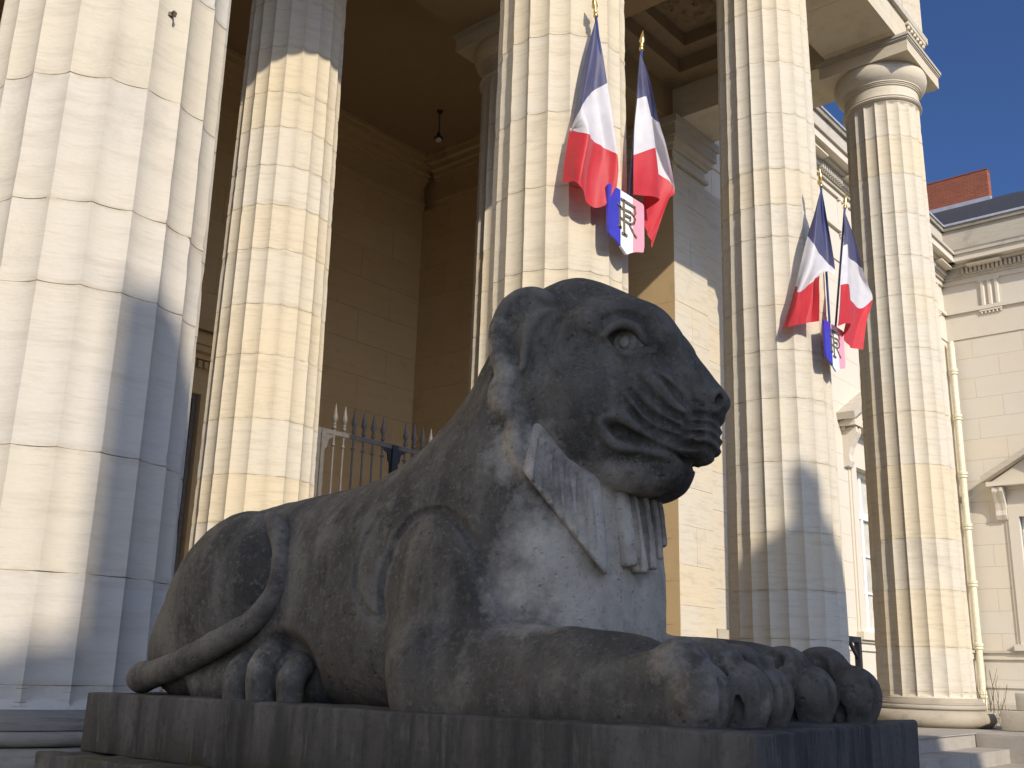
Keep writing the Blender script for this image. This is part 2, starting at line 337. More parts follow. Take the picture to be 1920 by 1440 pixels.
# ---------------------------------------------------------------- ashlar walls
UNIT = {}
def unit_block(m, key):
    if (m.name, key) not in UNIT:
        dx, dy, dz = key; UNIT[(m.name, key)] = MB().box(-dx / 2, dx / 2, -dy / 2, dy / 2, -dz / 2, dz / 2).mesh('wall_block', m)
    return UNIT[(m.name, key)]
def ashlar(parent, axis, at, face, u0, u1, z0, z1, m, course=.6, length=1.4, thick=.12, holes=(), jit=.004, off=0):
    """wall of separate blocks. axis 'x': wall plane y=at running in x; axis 'y': plane x=at running in y. face = +1/-1 outward direction"""
    nz = max(1, round((z1 - z0) / course)); ch = (z1 - z0) / nz
    for k in range(nz):
        a, b = z0 + k * ch, z0 + (k + 1) * ch
        segs = [(u0, u1)]
        for (h0, h1, hz0, hz1) in holes:
            if hz0 < b - .02 and hz1 > a + .02:
                ns = []
                for s0, s1 in segs:
                    if h1 <= s0 or h0 >= s1: ns.append((s0, s1)); continue
                    if h0 > s0 + .02: ns.append((s0, h0))
                    if h1 < s1 - .02: ns.append((h1, s1))
                segs = ns
        for s0, s1 in segs:
            nb = max(1, round((s1 - s0) / length)); L = (s1 - s0) / nb; cuts = [s0 + L * i for i in range(nb + 1)]
            if (k + off) % 2 and nb > 0 and s1 - s0 > length * .8:
                cuts = [s0] + [s0 + L * (i + .5) for i in range(nb)] + [s1]
            for c0, c1 in zip(cuts[:-1], cuts[1:]):
                if c1 - c0 < .03: continue
                j = jit * (rng.random() - .5); du = round(c1 - c0 - .0045, 4); dz = round(ch - .0045, 4)
                ctr = ((c0 + c1) / 2, at - face * (thick / 2 - j)) if axis == 'x' else (at - face * (thick / 2 - j), (c0 + c1) / 2)
                link_mesh('wall_block', unit_block(m, (du, thick, dz) if axis == 'x' else (thick, du, dz)), None, parent, (*ctr, (a + b) / 2))
def profile_run(mb, axis, a0, a1, prof):
    """horizontal moulding: prof polygon of (p, z) where p is the coordinate across"""
    if axis == 'x': mb.prism(prof, 'x', a0, a1)                      # prism coords (y,z)
    else: mb.prism([(z, x) for x, z in prof], 'y', a0, a1)            # cyclic (z,x)
    return mb
# porch interior
BW = 9.15
bw = thing('porch_back_wall', 'shaded ashlar back wall of the porch with a dark doorway', 'wall', (2, BW, 0))
D0, D1, DZ = .75, 2.62, 4.6
ashlar(bw, 'x', BW, -1, -3.4, 7.3, 0, 9.46, PORCH, .63, 1.5, .14, [(D0 - .35, D1 + .35, -1, DZ + .9)])
for a, b in ((-8, D0), (D1, 8.3)): MB().box(a, b, BW + .10, BW + .6, 0, 11.5).build('wall_core', PORCH, bw)
MB().box(D0, D1, BW + .10, BW + .6, DZ + .02, 11.5).build('wall_core', PORCH, bw)
MB().box(D0 - 1, D1 + 1, BW + 1.6, BW + 1.7, 0, 6).build('dark_room_wall', DARKW, bw)
for a, b, c, d in ((D0 - .35, D0, 0, DZ + .35), (D1, D1 + .35, 0, DZ + .35), (D0, D1, DZ, DZ + .35)): MB().box(a, b, BW - .06, BW + .14, c, d).build('door_surround', PORCH, bw)
for z0, z1, p in ((DZ + .36, DZ + .55, .03), (DZ + .55, DZ + .64, .12), (DZ + .64, DZ + .74, .22), (DZ + .74, DZ + .88, .28)): MB().box(D0 - .35 - p * .5, D1 + .35 + p * .5, BW - p, BW + .1, z0, z1).build('door_cornice', PORCH, bw)
k = MB()
for i in range(22): k.box(D0 - .33 + i * .115, D0 - .33 + i * .115 + .06, BW - .10, BW - .03, DZ + .42, DZ + .53)
k.build('door_fret_band', PORCH, bw, kind='stuff')
dl = MB().box(D0 + .03, D1 - .03, BW + .22, BW + .28, 0, DZ - .03).build('door_leaf', DOORM, bw)
for a, b, c, d in ((.12, .82, .2, 1.9), (1.0, 1.7, .2, 1.9), (.12, .82, 2.1, 4.3), (1.0, 1.7, 2.1, 4.3)): MB().box(D0 + a, D0 + b, BW + .19, BW + .22, c, d).build('door_panel', DOORM, dl)
fr = MB()
for a, b, c, d in ((D1 - .09, D1 - .02, 0, DZ), (D0 + .02, D0 + .09, 0, DZ), (D0 + .09, D1 - .09, DZ - .07, DZ)): fr.box(a, b, BW + .02, BW + .09, c, d)
fr.build('door_frame', IRONG, bw)
def int_cornice(mb, axis, at, f, a0, a1):
    steps = [(.02, 9.46, 9.56), (.05, 9.56, 9.62), (.0, 9.62, 10.02), (.06, 10.02, 10.08), (.12, 10.08, 10.18), (.20, 10.18, 10.30), (.30, 10.30, 10.42), (.34, 10.42, 10.50)]
    for p, z0, z1 in steps:
        q = sorted((at - f * .2, at + f * p)) if f > 0 else sorted((at + .2, at - p))
        if axis == 'x': mb.box(a0, a1, q[0], q[1], z0, z1)
        else: mb.box(q[0], q[1], a0, a1, z0, z1)
    return mb
int_cornice(MB(), 'x', BW, -1, -3.4, 7.3).build('porch_cornice', PORCH, bw)
rw = thing('porch_side_wall', 'porch side wall at right ending in a square sunlit pier', 'wall', (7.8, 6, 0))
ashlar(rw, 'y', 7.3, -1, 3.30, BW, .0, 9.46, PORCH, .63, 1.5, .14, off=1)
MB().box(7.43, 8.30, 3.44, BW + .6, 0, 11.5).build('wall_core', PORCH, rw)
lw = thing('porch_left_wall', 'porch side wall hidden in shade behind the far left column', 'wall', (-3.9, 6, 0))
ashlar(lw, 'y', -3.4, 1, 3.30, BW, .0, 9.46, PORCH, .63, 1.5, .14, off=1)
MB().box(-4.4, -3.53, 3.44, BW + .6, 0, 11.5).build('wall_core', PORCH, lw)
int_cornice(MB(), 'y', 7.3, -1, 4.55, BW - .35).build('porch_cornice', PORCH, rw)
int_cornice(MB(), 'y', -3.4, 1, 4.55, BW - .35).build('porch_cornice', PORCH, lw)
for par, x0, x1 in ((rw, 7.3, 8.36), (lw, -4.46, -3.4)):
    ashlar(par, 'x', 3.30, -1, x0, x1, .35, 8.72, LIME, .62, 1.2, .14)
    MB().box(x0 - .06, x1 + .06, 3.24, 3.5, 0, .33).build('pier_base', LIME_OLD, par)
    for p, z0, z1, nm, mm in ((.05, 8.74, 8.80, 'pier_necking', LIME), (.0, 8.80, 8.98, 'pier_frieze', LIME), (.05, 8.98, 9.05, 'pier_moulding', LIME), (.11, 9.05, 9.16, 'pier_moulding', LIME), (.16, 9.16, 9.36, 'pier_abacus', LIME_OLD), (.20, 9.36, 9.498, 'pier_abacus', LIME_OLD)):
        MB().box(x0 - p, x1 + p, 3.30 - p, 4.2, z0, z1 - .001).build(nm, mm, par)
ashlar(rw, 'x', 3.365, -1, 8.37, 9.6, .0, 8.72, LIME, .62, 1.3, .14, off=1)
MB().box(8.37, 9.6, 3.51, 3.72, 0, 8.72).build('wall_core', LIME, rw)
MB().box(8.42, 9.6, 3.305, 3.365, 1.10, 1.24).build('string_course', LIME_OLD, rw)
# ceiling of the back bay
cl = thing('porch_ceiling', 'plain dark plaster ceiling over the back of the porch', 'ceiling', (2, 6.8, 10.5))
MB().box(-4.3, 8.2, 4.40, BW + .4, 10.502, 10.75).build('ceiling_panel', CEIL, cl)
# ---------------------------------------------------------------- entablature with beams and coffers
en = thing('portico_entablature', 'stone entablature of beams carried by the columns along the portico top', 'entablature', (2, 0, 9.5))
Zs = 9.503
xs = [-4.45, -1.96, 0.0, 1.96, 3.927, 5.9, 7.05, 8.38]
for a, b in zip(xs[:-1], xs[1:]): MB().box(a + .003, b - .003, -.52, .54, Zs, 9.98).build('architrave_block', LIME, en)
MB().box(-4.45, 8.38, -.50, .54, 9.985, 11.5).build('frieze', LIME, en)
MB().box(-4.52, 8.45, -.58, -.50, 9.982, 10.085).build('taenia', LIME_OLD, en)
MB().box(8.38, 8.45, -.50, 3.9, 9.982, 10.085).build('taenia', LIME_OLD, en)
GUT = MB().lathe([(.030, 0), (.020, .06)], 10).mesh('gutta', LIME, 40)
def triglyph(parent, c, axis, f, z0, z1, w, m, d=.06):
    """three bars with chamfered grooves; c=(x,y) on the wall face"""
    mb = MB(); s = w / 3
    for i in (-1, 0, 1):
        a0, a1 = i * s - s * .36, i * s + s * .36
        pts = [(a0, 0), (a0 + .035, d), (a1 - .035, d), (a1, 0)]
        if axis == 'x': mb.prism([(c[0] + u, c[1] + f * v) for u, v in pts], 'z', z0, z1 - .05)
        else: mb.prism([(c[0] + f * v, c[1] + u) for u, v in pts], 'z', z0, z1 - .05)
    if axis == 'x':
        mb.box(c[0] - w / 2, c[0] + w / 2, min(c[1], c[1] + f * .015), max(c[1], c[1] + f * .015), z0, z1 - .05); mb.box(c[0] - w / 2 - .01, c[0] + w / 2 + .01, min(c[1], c[1] + f * (d + .01)), max(c[1], c[1] + f * (d + .01)), z1 - .05, z1)
    else:
        mb.box(min(c[0], c[0] + f * .015), max(c[0], c[0] + f * .015), c[1] - w / 2, c[1] + w / 2, z0, z1 - .05); mb.box(min(c[0], c[0] + f * (d + .01)), max(c[0], c[0] + f * (d + .01)), c[1] - w / 2 - .01, c[1] + w / 2 + .01, z1 - .05, z1)
    me = mb.mesh('triglyph', m); fix_normals(me); tg = link_mesh('triglyph', me, None, parent)
    return tg
for cx in (-3.9, -1.96, 0, 1.96, 3.927, 5.9, 7.99):
    tg = triglyph(en, (cx, -.50), 'x', -1, 10.09, 11.5, .74, LIME)
    MB().box(cx - .37, cx + .37, -.572, -.521, 9.92, 9.98).build('regula', LIME, en)
    for i in range(6): link_mesh('gutta', GUT, None, tg, (cx - .31 + i * .124, -.546, 9.858))
for p, z0, z1 in ((.12, 11.5, 11.6), (.2, 11.6, 11.75), (.32, 11.75, 11.85), (.58, 11.85, 12.05), (.66, 12.05, 12.28)):
    MB().box(-4.45 - p, 8.38 + p, -.5 - p, 9.7, z0 + .001, z1).build('cornice_course', LIME, en)
MB().box(-4.3, 8.2, -.35, 9.6, 12.281, 13.2).build('blocking_course', LIME, en)
# cross beams (front row to inner row), and the beam over the inner row
for x in (-3.927, 0, 3.927, 7.83):
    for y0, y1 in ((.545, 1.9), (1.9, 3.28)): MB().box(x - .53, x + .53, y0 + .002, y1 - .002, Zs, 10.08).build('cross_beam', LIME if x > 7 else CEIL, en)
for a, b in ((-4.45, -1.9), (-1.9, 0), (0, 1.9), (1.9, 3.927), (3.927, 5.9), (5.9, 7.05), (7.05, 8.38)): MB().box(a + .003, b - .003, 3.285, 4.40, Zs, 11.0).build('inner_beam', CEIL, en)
MB().box(8.30, 8.38, 3.285, 4.0, Zs + .001, 11.5).build('inner_beam', LIME, en)
MB().box(7.83, 8.38, .545, 3.9, 10.081, 11.5).build('side_frieze', LIME, en)
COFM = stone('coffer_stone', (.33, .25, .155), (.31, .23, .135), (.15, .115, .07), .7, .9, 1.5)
for x0, x1 in ((-3.397, -.53), (.53, 3.397), (4.457, 7.30)):
    y0, y1 = .545, 3.282
    def frame(i0, i1, z0, z1, nm):
        m = MB(); m.box(x0 + i0, x1 - i0, y0 + i0, y0 + i1, z0, z1).box(x0 + i0, x1 - i0, y1 - i1, y1 - i0, z0, z1).box(x0 + i0, x0 + i1, y0 + i1 + .001, y1 - i1 - .001, z0, z1).box(x1 - i1, x1 - i0, y0 + i1 + .001, y1 - i1 - .001, z0, z1); return m.build(nm, COFM, en)
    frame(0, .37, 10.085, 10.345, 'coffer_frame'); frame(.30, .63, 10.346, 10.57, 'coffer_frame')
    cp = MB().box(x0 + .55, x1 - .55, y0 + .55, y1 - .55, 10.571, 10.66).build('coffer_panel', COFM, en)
    lf = MB(); cx, cy = (x0 + x1) / 2, (y0 + y1) / 2
    for i in range(90):        # carved foliage on the panel
        px_ = x0 + .75 + rng.random() * (x1 - x0 - 1.5); py_ = y0 + .75 + rng.random() * (y1 - y0 - 1.5); a = rng.random() * 6.28; L = .07 + .07 * rng.random()
        d = Vector((math.cos(a), math.sin(a), 0)); n_ = Vector((-d.y, d.x, 0)); c0 = Vector((px_, py_, 10.571))
        lf.add([c0 - d * L, c0 + n_ * L * .45, c0 + d * L, c0 - n_ * L * .45, c0 + Vector((0, 0, -.05))], [(0, 4, 1), (1, 4, 2), (2, 4, 3), (3, 4, 0)])
    lf.build('carved_leaf_relief', COFM, cp, kind='stuff')
MB().box(-4.3, 8.2, .3, 4.4, 11.0, 11.3).build('roof_slab', CEIL, en)
# pendant lamp under the porch ceiling
lp = thing('pendant_lamp', 'small pendant lamp on a rod under the dark porch ceiling', 'lamp', (5.91, 7.41, 10.5))
MB().lathe([(.05, 0), (.06, .02), (.06, .04)], 12, (5.91, 7.41, 10.46)).build('ceiling_rose', LAMPM, lp, 40)
MB().lathe([(.012, 0), (.012, .46)], 8, (5.91, 7.41, 10.02)).build('rod', LAMPM, lp, 40)
MB().lathe([(.09, 0), (.085, .02), (.04, .06), (.03, .12)], 16, (5.91, 7.41, 9.93)).build('lamp_shade', LAMPM, lp, 40)
MB().lathe([(.01, -.06), (.05, -.045), (.062, -.015), (.05, .015)], 16, (5.91, 7.41, 9.92)).build('globe', BULB, lp, 40)
# ---------------------------------------------------------------- iron gate between inner columns
gt = thing('iron_gate', 'spear topped iron gate between the two inner columns behind the lion', 'gate', (1.9, 3.83, 0))
for i, x in enumerate((.735, .80, 1.875, 3.2)): MB().box(x - (.024 if i < 2 else .045), x + (.024 if i < 2 else .045), 3.80, 3.86, 0, 3.03).build('gate_post', IRONG if i < 2 else IRON, gt)
for z in (.25, 2.985): MB().box(.76, 3.2, 3.815, 3.845, z, z + .05).build('rail', IRON if z < 1 else IRONG, gt)
for x, sg in ((.83, 1), (1.83, -1), (1.92, 1)): MB().prism([(3.0, x), (3.0, x + sg * .16), (2.97, x + sg * .15), (2.93, x + sg * .06), (2.84, x + sg * .045), (2.80, x)], 'y', 3.82, 3.84).build('corner_bracket', IRONG if x < 1 else IRON, gt)
bxs = [.966, 1.105, 1.247, 1.395, 1.540, 1.690] + [2.05 + .139 * i for i in range(8)]
BARM = MB().lathe([(.012, .02), (.012, 3.05)], 8).mesh('bar', IRONG, 40)
CLM = MB().lathe([(.012, 0), (.026, .006), (.026, .026), (.012, .032)], 10).mesh('collar', IRONG, 40)
SPM = MB().lathe([(.014, 3.05), (.024, 3.06), (.024, 3.085), (.016, 3.09), (.022, 3.105), (.016, 3.12), (.024, 3.14), (.036, 3.165), (.030, 3.20), (.016, 3.27), (.004, 3.345)], 8).mesh('spearhead', IRONG, 40)
for x in bxs:
    b = link_mesh('bar', BARM, None, gt, (x, 3.83, 0)); link_mesh('spearhead', SPM, None, b, (x, 3.83, 0)); link_mesh('collar', CLM, None, b, (x, 3.83, 2.86))
# ---------------------------------------------------------------- right: recessed wing and projecting wing
def wall_profile(mb_make, parent, axis, at, f, a0, a1):
    """entablature of the wings: architrave, taenia, frieze, cornice, parapet"""
    out = []
    for nm, p, z0, z1, m in (('architrave', .03, 9.80, 10.55, WINGS), ('taenia', .10, 10.55, 10.66, WINGS), ('frieze', .02, 10.66, 11.42, WINGS), ('bed_moulding', .08, 11.42, 11.55, WINGS), ('bed_moulding', .14, 11.55, 11.62, LIME_OLD), ('cornice_soffit', .34, 11.84, 11.93, LIME_OLD), ('bed_moulding', .18, 11.62, 11.84, LIME_OLD), ('corona', .54, 11.93, 12.12, WINGS), ('cyma', .60, 12.12, 12.20, LIME_OLD), ('cyma', .50, 12.20, 12.30, SOOT), ('parapet', .20, 12.30, 13.02, LIME_OLD), ('parapet_coping', .27, 13.02, 13.14, SOOT), ('lead_flashing', .31, 13.14, 13.19, LEAD)):
        q = sorted((at + .0, at + f * p))
        lo, hi = a0, a1
        if axis == 'x': MB().box(lo, hi, q[0], q[1] + (.0 if f > 0 else .3), z0 + .001, z1).build(nm, m, parent)
        else: MB().box(q[0], q[1] + .3, lo, hi, z0 + .001, z1).build(nm, m, parent)
def dentils(parent, axis, at, f, a0, a1):
    mb = MB(); n = int((a1 - a0) / .115)
    for i in range(n):
        u = a0 + i * .115; q = sorted((at + f * .17, at + f * .25))
        if axis == 'x': mb.box(u, u + .065, q[0], q[1], 11.66, 11.82)
        else: mb.box(q[0], q[1], u, u + .065, 11.66, 11.82)
    mb.build('dentil_course', LIME_OLD, parent, kind='stuff')
def window(parent, axis, at, f, c, z0, z1, w, m=WINGS):
    """pedimented window; c = centre along the wall, opening w wide from z0 to z1"""
    def bx(mb, u0, u1, d0, d1, a, b):
        q = sorted((at + f * d0, at + f * d1))
        return mb.box(u0, u1, q[0], q[1], a, b) if axis == 'x' else mb.box(q[0], q[1], u0, u1, a, b)
    h = w / 2
    wn = bx(MB(), c - h - .26, c - h, -.10, .06, z0, z1 + .28).build('window', m, parent)
    def sub(nm, mt, *a): o = bx(MB(), *a).build(nm, mt, wn); return o
    sub('architrave_jamb', m, c + h, c + h + .26, -.10, .06, z0, z1 + .28); sub('architrave_jamb', m, c - h, c + h, -.10, .06, z1, z1 + .28)
    sub('jamb_fillet', m, c - h - .34, c - h - .26, -.05, .03, z0, z1 + .30); sub('jamb_fillet', m, c + h + .26, c + h + .34, -.05, .03, z0, z1 + .30)
    sub('window_frieze', m, c - h - .26, c + h + .26, 0, .03, z1 + .28, z1 + .72)
    for nm, mt, p, a, b in (('window_cornice', m, .10, z1 + .72, z1 + .80), ('window_cornice', m, .36, z1 + .80, z1 + .92)): sub(nm, mt, c - h - .55 - p * .3, c + h + .55 + p * .3, 0, p, a, b)
    # pediment
    W2 = h + .74; zb = z1 + .921; rise = .78; q = sorted((at, at + f * .40)); mm = MB()
    for sg in (-1, 1):
        pts = [(c + sg * W2, zb), (c, zb + rise), (c, zb + rise + .17), (c + sg * (W2 + .04), zb + .15)]
        if axis == 'x': mm.prism([(z, u) for u, z in pts][::1], 'y', q[0], q[1])
        else: mm.prism([(u, z) for u, z in pts], 'x', q[0], q[1])
    me = mm.mesh('pediment_rake', LIME_OLD); fix_normals(me); link_mesh('pediment_rake', me, None, wn)
    q = sorted((at, at + f * .10)); mm = MB(); pts = [(c - W2 + .1, zb), (c + W2 - .1, zb), (c, zb + rise)]
    if axis == 'x': mm.prism([(z, u) for u, z in pts], 'y', q[0], q[1])
    else: mm.prism(pts, 'x', q[0], q[1])
    me = mm.mesh('tympanum', m); fix_normals(me); link_mesh('tympanum', me, None, wn)
    # consoles
    for sg in (-1, 1):
        mm = MB(); u0 = c + sg * (h + .40)
        prof = [(0, z1 + .78), (.32, z1 + .78), (.33, z1 + .66), (.26, z1 + .54), (.17, z1 + .36), (.13, z1 + .18), (.15, z1 + .05), (.10, z1 - .06), (0, z1 - .08)]
        for d0, d1, k_ in ((-.13, -.05, 1.0), (-.05, .05, .93), (.05, .13, 1.0)):
            pr = [(at + f * p * k_, z) for p, z in prof]
            if axis == 'x': mm.prism(pr, 'x', u0 + d0, u0 + d1)
            else: mm.prism([(z, x) for x, z in pr], 'y', u0 + d0, u0 + d1)
        me = mm.mesh('console', m); fix_normals(me); link_mesh('console', me, None, wn)
    # timber frame, glass, curtain
    for a in ((c - h, c - h + .09, -.24, -.16, z0, z1), (c + h - .09, c + h, -.24, -.16, z0, z1), (c - .06, c + .06, -.245, -.15, z0, z1), (c - h + .09, c + h - .09, -.24, -.16, z0, z0 + .12), (c - h + .09, c + h - .09, -.24, -.16, z1 - .09, z1), (c - h + .09, c + h - .09, -.25, -.14, z0 + (z1 - z0) * .70, z0 + (z1 - z0) * .70 + .15)): sub('window_frame', WHITEP, *a)
    for zq in (z0 + (z1 - z0) * .24, z0 + (z1 - z0) * .47): 
        for u0, u1 in ((c - h + .09, c - .06), (c + .06, c + h - .09)): sub('glazing_bar', WHITEP, u0, u1, -.225, -.175, zq, zq + .04)
    for u0, u1 in ((c - h + .09, c - .06), (c + .06, c + h - .09)):
        sub('pane', GLASS, u0, u1, -.205, -.195, z0 + .12, z0 + (z1 - z0) * .70); sub('pane', GLASS, u0, u1, -.205, -.195, z0 + (z1 - z0) * .70 + .15, z1 - .09)
    sub('curtain', CURT, c - h + .05, c + h - .05, -.232, -.222, z0 + .05, z1 - .03)
    sub('reveal', m, c - h - .02, c - h, -.5, -.10, z0, z1); sub('reveal', m, c + h, c + h + .02, -.5, -.10, z0, z1)
    for nm, p, a, b in (('sill', .16, z0 - .16, z0), ): sub(nm, m, c - h - .40, c + h + .40, -.3, p, a, b)
    bx(MB(), c - h - .6, c + h + .6, -1.7, -1.6, z0 - .5, z1 + .5).build('dark_room_wall', DARKW, parent)
    return wn
XW, YW = 23.0, 3.9
mw = thing('recessed_wing', 'cream stone wing with pedimented window glimpsed between the two right columns', 'building', (16, YW, 0))
WC, WZ0, WZ1, WWD = 16.35, 1.50, 5.02, 1.35
h0, h1 = WC - WWD / 2, WC + WWD / 2
ashlar(mw, 'x', YW, -1, 8.36, XW, -1.1, 9.8, WINGS, .58, 1.35, .12, [(h0, h1, WZ0, WZ1)], .003)
for a, b, c, d in ((8.3, h0, -1.1, 13.0), (h1, XW, -1.1, 13.0), (h0, h1, -1.1, WZ0), (h0, h1, WZ1, 13.0)): MB().box(a, b, YW + .115, YW + .5, c, d).build('wall_core', WINGS, mw)
wall_profile(None, mw, 'x', YW, -1, 8.46, XW); dentils(mw, 'x', YW, -1, 9.2, XW - .2)
MB().box(8.36, XW, YW - .10, YW, 1.28, 1.34).build('string_course', LIME_OLD, mw); MB().box(8.36, XW, YW - .05, YW, 1.12, 1.28).build('string_course', WINGS, mw)
MB().box(8.36, XW, YW - .10, YW, -1.1, .02).build('wall_base', LIME_OLD, mw)
window(mw, 'x', YW, -1, WC, WZ0, WZ1, WWD); window(mw, 'x', YW, -1, 20.6, WZ0, WZ1, WWD) if False else None
for cx in (9.6, 11.7, 13.8, 15.9, 18.0, 20.1, 22.2):
    tg = triglyph(mw, (cx, YW - .02), 'x', -1, 10.67, 11.42, .56, WINGS)
    MB().box(cx - .3, cx + .3, YW - .085, YW - .031, 10.49, 10.549).build('regula', WINGS, mw)
    for i in range(6): link_mesh('gutta', GUT, None, tg, (cx - .25 + i * .1, YW - .06, 10.43))
    MB().box(cx - .45, cx + .45, YW - .45, YW - .19, 11.80, 11.838).build('mutule', WINGS, mw)
MB().prism([(YW + .1, 13.0), (YW + 4, 15.0), (YW + 4, 12.9)], 'x', 8.5, XW + 8).build('roof', SLATE, mw)
lwg = thing('left_recessed_wing', 'cream stone recessed wing left of the portico', 'building', (-12, YW, 0))
ashlar(lwg, 'x', YW, -1, -19, -4.47, -1.1, 9.8, WINGS, .58, 2.4, .12, (), .003)
MB().box(-19, -4.47, YW + .115, YW + .5, -1.1, 13.0).build('wall_core', WINGS, lwg); wall_profile(None, lwg, 'x', YW, -1, -19, -4.6)
pw = thing('projecting_wing', 'cream stone wing projecting at far right with slate roof and pedimented window', 'building', (XW, 0, 0))
Y0 = -1.4
PWC = 1.85
ph0, ph1 = PWC - .62, PWC + .62
ashlar(pw, 'y', XW, -1, Y0, YW - .001, -1.1, 9.8, WINGS, .58, 1.35, .12, [(ph0, ph1, 1.5, 4.75)], .003, 1)
for a, b, c, d in ((Y0 + .41, ph0, -1.1, 13.0), (ph1, YW + .5, -1.1, 13.0), (ph0, ph1, -1.1, 1.5), (ph0, ph1, 4.75, 13.0)): MB().box(XW + .115, XW + .5, a, b, c, d).build('wall_core', WINGS, pw)
wall_profile(None, pw, 'y', XW, -1, Y0, YW - .002); dentils(pw, 'y', XW, -1, Y0, YW - .55)
for a, b, p, m_ in ((1.28, 1.34, .10, LIME_OLD), (1.12, 1.28, .05, WINGS), (-.1, .02, .08, LIME_OLD), (-1.1, -.1, .05, WINGS), (.42, .50, .04, WINGS)): MB().box(XW - p, XW, Y0, YW - .12, a, b - .001).build('string_course', m_, pw)
window(pw, 'y', XW, -1, PWC, 1.5, 4.75, 1.24)
for cy in (2.62, .55):
    tg = triglyph(pw, (XW - .02, cy), 'y', -1, 10.67, 11.42, .56, WINGS)
    MB().box(XW - .085, XW - .031, cy - .3, cy + .3, 10.49, 10.549).build('regula', WINGS, pw)
    for i in range(6): link_mesh('gutta', GUT, None, tg, (XW - .06, cy - .25 + i * .1, 10.43))
    MB().box(XW - .45, XW - .19, cy - .45, cy + .45, 11.80, 11.838).build('mutule', WINGS, pw)
MB().add([(XW - .28, Y0, 13.19), (XW - .28, 9, 13.19), (26, 9, 15.16), (26, 2.3, 15.16), (29.3, Y0, 13.19), (29.3, 9, 13.19)], [(0, 3, 2, 1), (0, 4, 3), (4, 5, 2, 3)]).build('roof', SLATE, pw)
MB().box(XW + .02, 29, Y0 + .0, Y0 + .4, -1.1, 13.1).build('end_wall', WINGS, pw)
MB().tube([(XW - .22, Y0, 13.2), (XW - .22, YW - .1, 13.2)], .04, 8).build('roof_edge_roll', LEAD, pw)
ch = thing('brick_chimney_wall', 'red brick gable stack rising above the slate roof against the sky', 'chimney', (26.4, 4, 14.5))
MB().box(26.0, 26.32, 3.12, 8.0, 13.4, 16.18).build('stack', BRICK, ch)
MB().box(25.985, 26.335, 3.105, 8.01, 16.181, 16.21).build('coping', BRICK, ch)
MB().box(25.85, 25.999, 3.05, 8.0, 15.02, 15.20).build('lead_flashing', LEAD, ch)
# downpipe in the corner of the two wings
dp = thing('downpipe', 'cream painted downpipe with ring collars in the corner of the wings', 'pipe', (22.8, 3.72, 0))
PX, PY = 22.78, 3.72
MB().tube([(PX, PY, -1.0), (PX, PY, 9.55), (PX + .02, PY + .02, 9.72)], .085, 14).build('pipe', PIPE, dp, 40)
for z in (1.35, 2.95, 4.45, 5.85, 7.45, 8.75, .15): MB().lathe([(.085, 0), (.115, .02), (.115, .06), (.095, .08), (.12, .10), (.12, .17), (.085, .19)], 14, (PX, PY, z)).build('collar', PIPE, dp, 40)
# bare shrub in front of the corner, bracket post, iron hook
sh = thing('bare_shrub', 'bare twiggy shrub growing by the wall beside the corner column base', 'shrub', (17.6, 2.0, -1.1))
for i in range(16):
    a = rng.random() * 6.28; L = .5 + rng.random() * 1.1; p = Vector((17.2 + (rng.random() - .5) * 1.9, 2.0 + (rng.random() - .5) * .5, -1.1)); pts = [p.copy()]
    d = Vector((math.cos(a) * .35, math.sin(a) * .25, 1.0)).normalized()
    for s_ in range(6): p = p + d * (L + .7) / 6; d = (d + Vector(((rng.random() - .5) * .5, (rng.random() - .5) * .4, .05))).normalized(); pts.append(p.copy())
    b = MB().tube(pts, [.014 - .0018 * q for q in range(7)], 5).build('stem', TWIG, sh)
    for q in (3, 4, 5):
        d2 = Vector(((rng.random() - .5), (rng.random() - .5) * .6, .7)).normalized() * (.18 + .2 * rng.random())
        MB().tube([pts[q], pts[q] + d2 * .5, pts[q] + d2 + Vector((0, 0, .04))], [.006, .005, .003], 4).build('twig', TWIG, b)
bp = thing('bracket_post', 'black square bracket post standing between the two right columns', 'post', (9.4, 1.5, 0))
MB().box(9.36, 9.455, 1.46, 1.54, -.9, 1.16).build('post', IRON, bp); MB().box(8.95, 9.36, 1.46, 1.54, 1.08, 1.16).build('arm', IRON, bp)
MB().prism([(.84, 9.36), (1.08, 9.06), (1.08, 9.13), (.91, 9.36)], 'y', 1.48, 1.52).build('brace', IRON, bp)
hk = thing('iron_hook', 'rusty iron hook fixed high on the far left column', 'hook', (-3.93, -.54, 3.7))
MB().tube([(-3.935, -.50, 3.715), (-3.935, -.57, 3.715), (-3.935, -.585, 3.70), (-3.935, -.58, 3.68)], [.008, .008, .008, .006], 6).build('hook_rod', TWIG, hk)
MB().lathe([(.018, 0), (.016, .02)], 8, (-3.935, -.535, 3.70)).build('hook_plate', TWIG, hk)
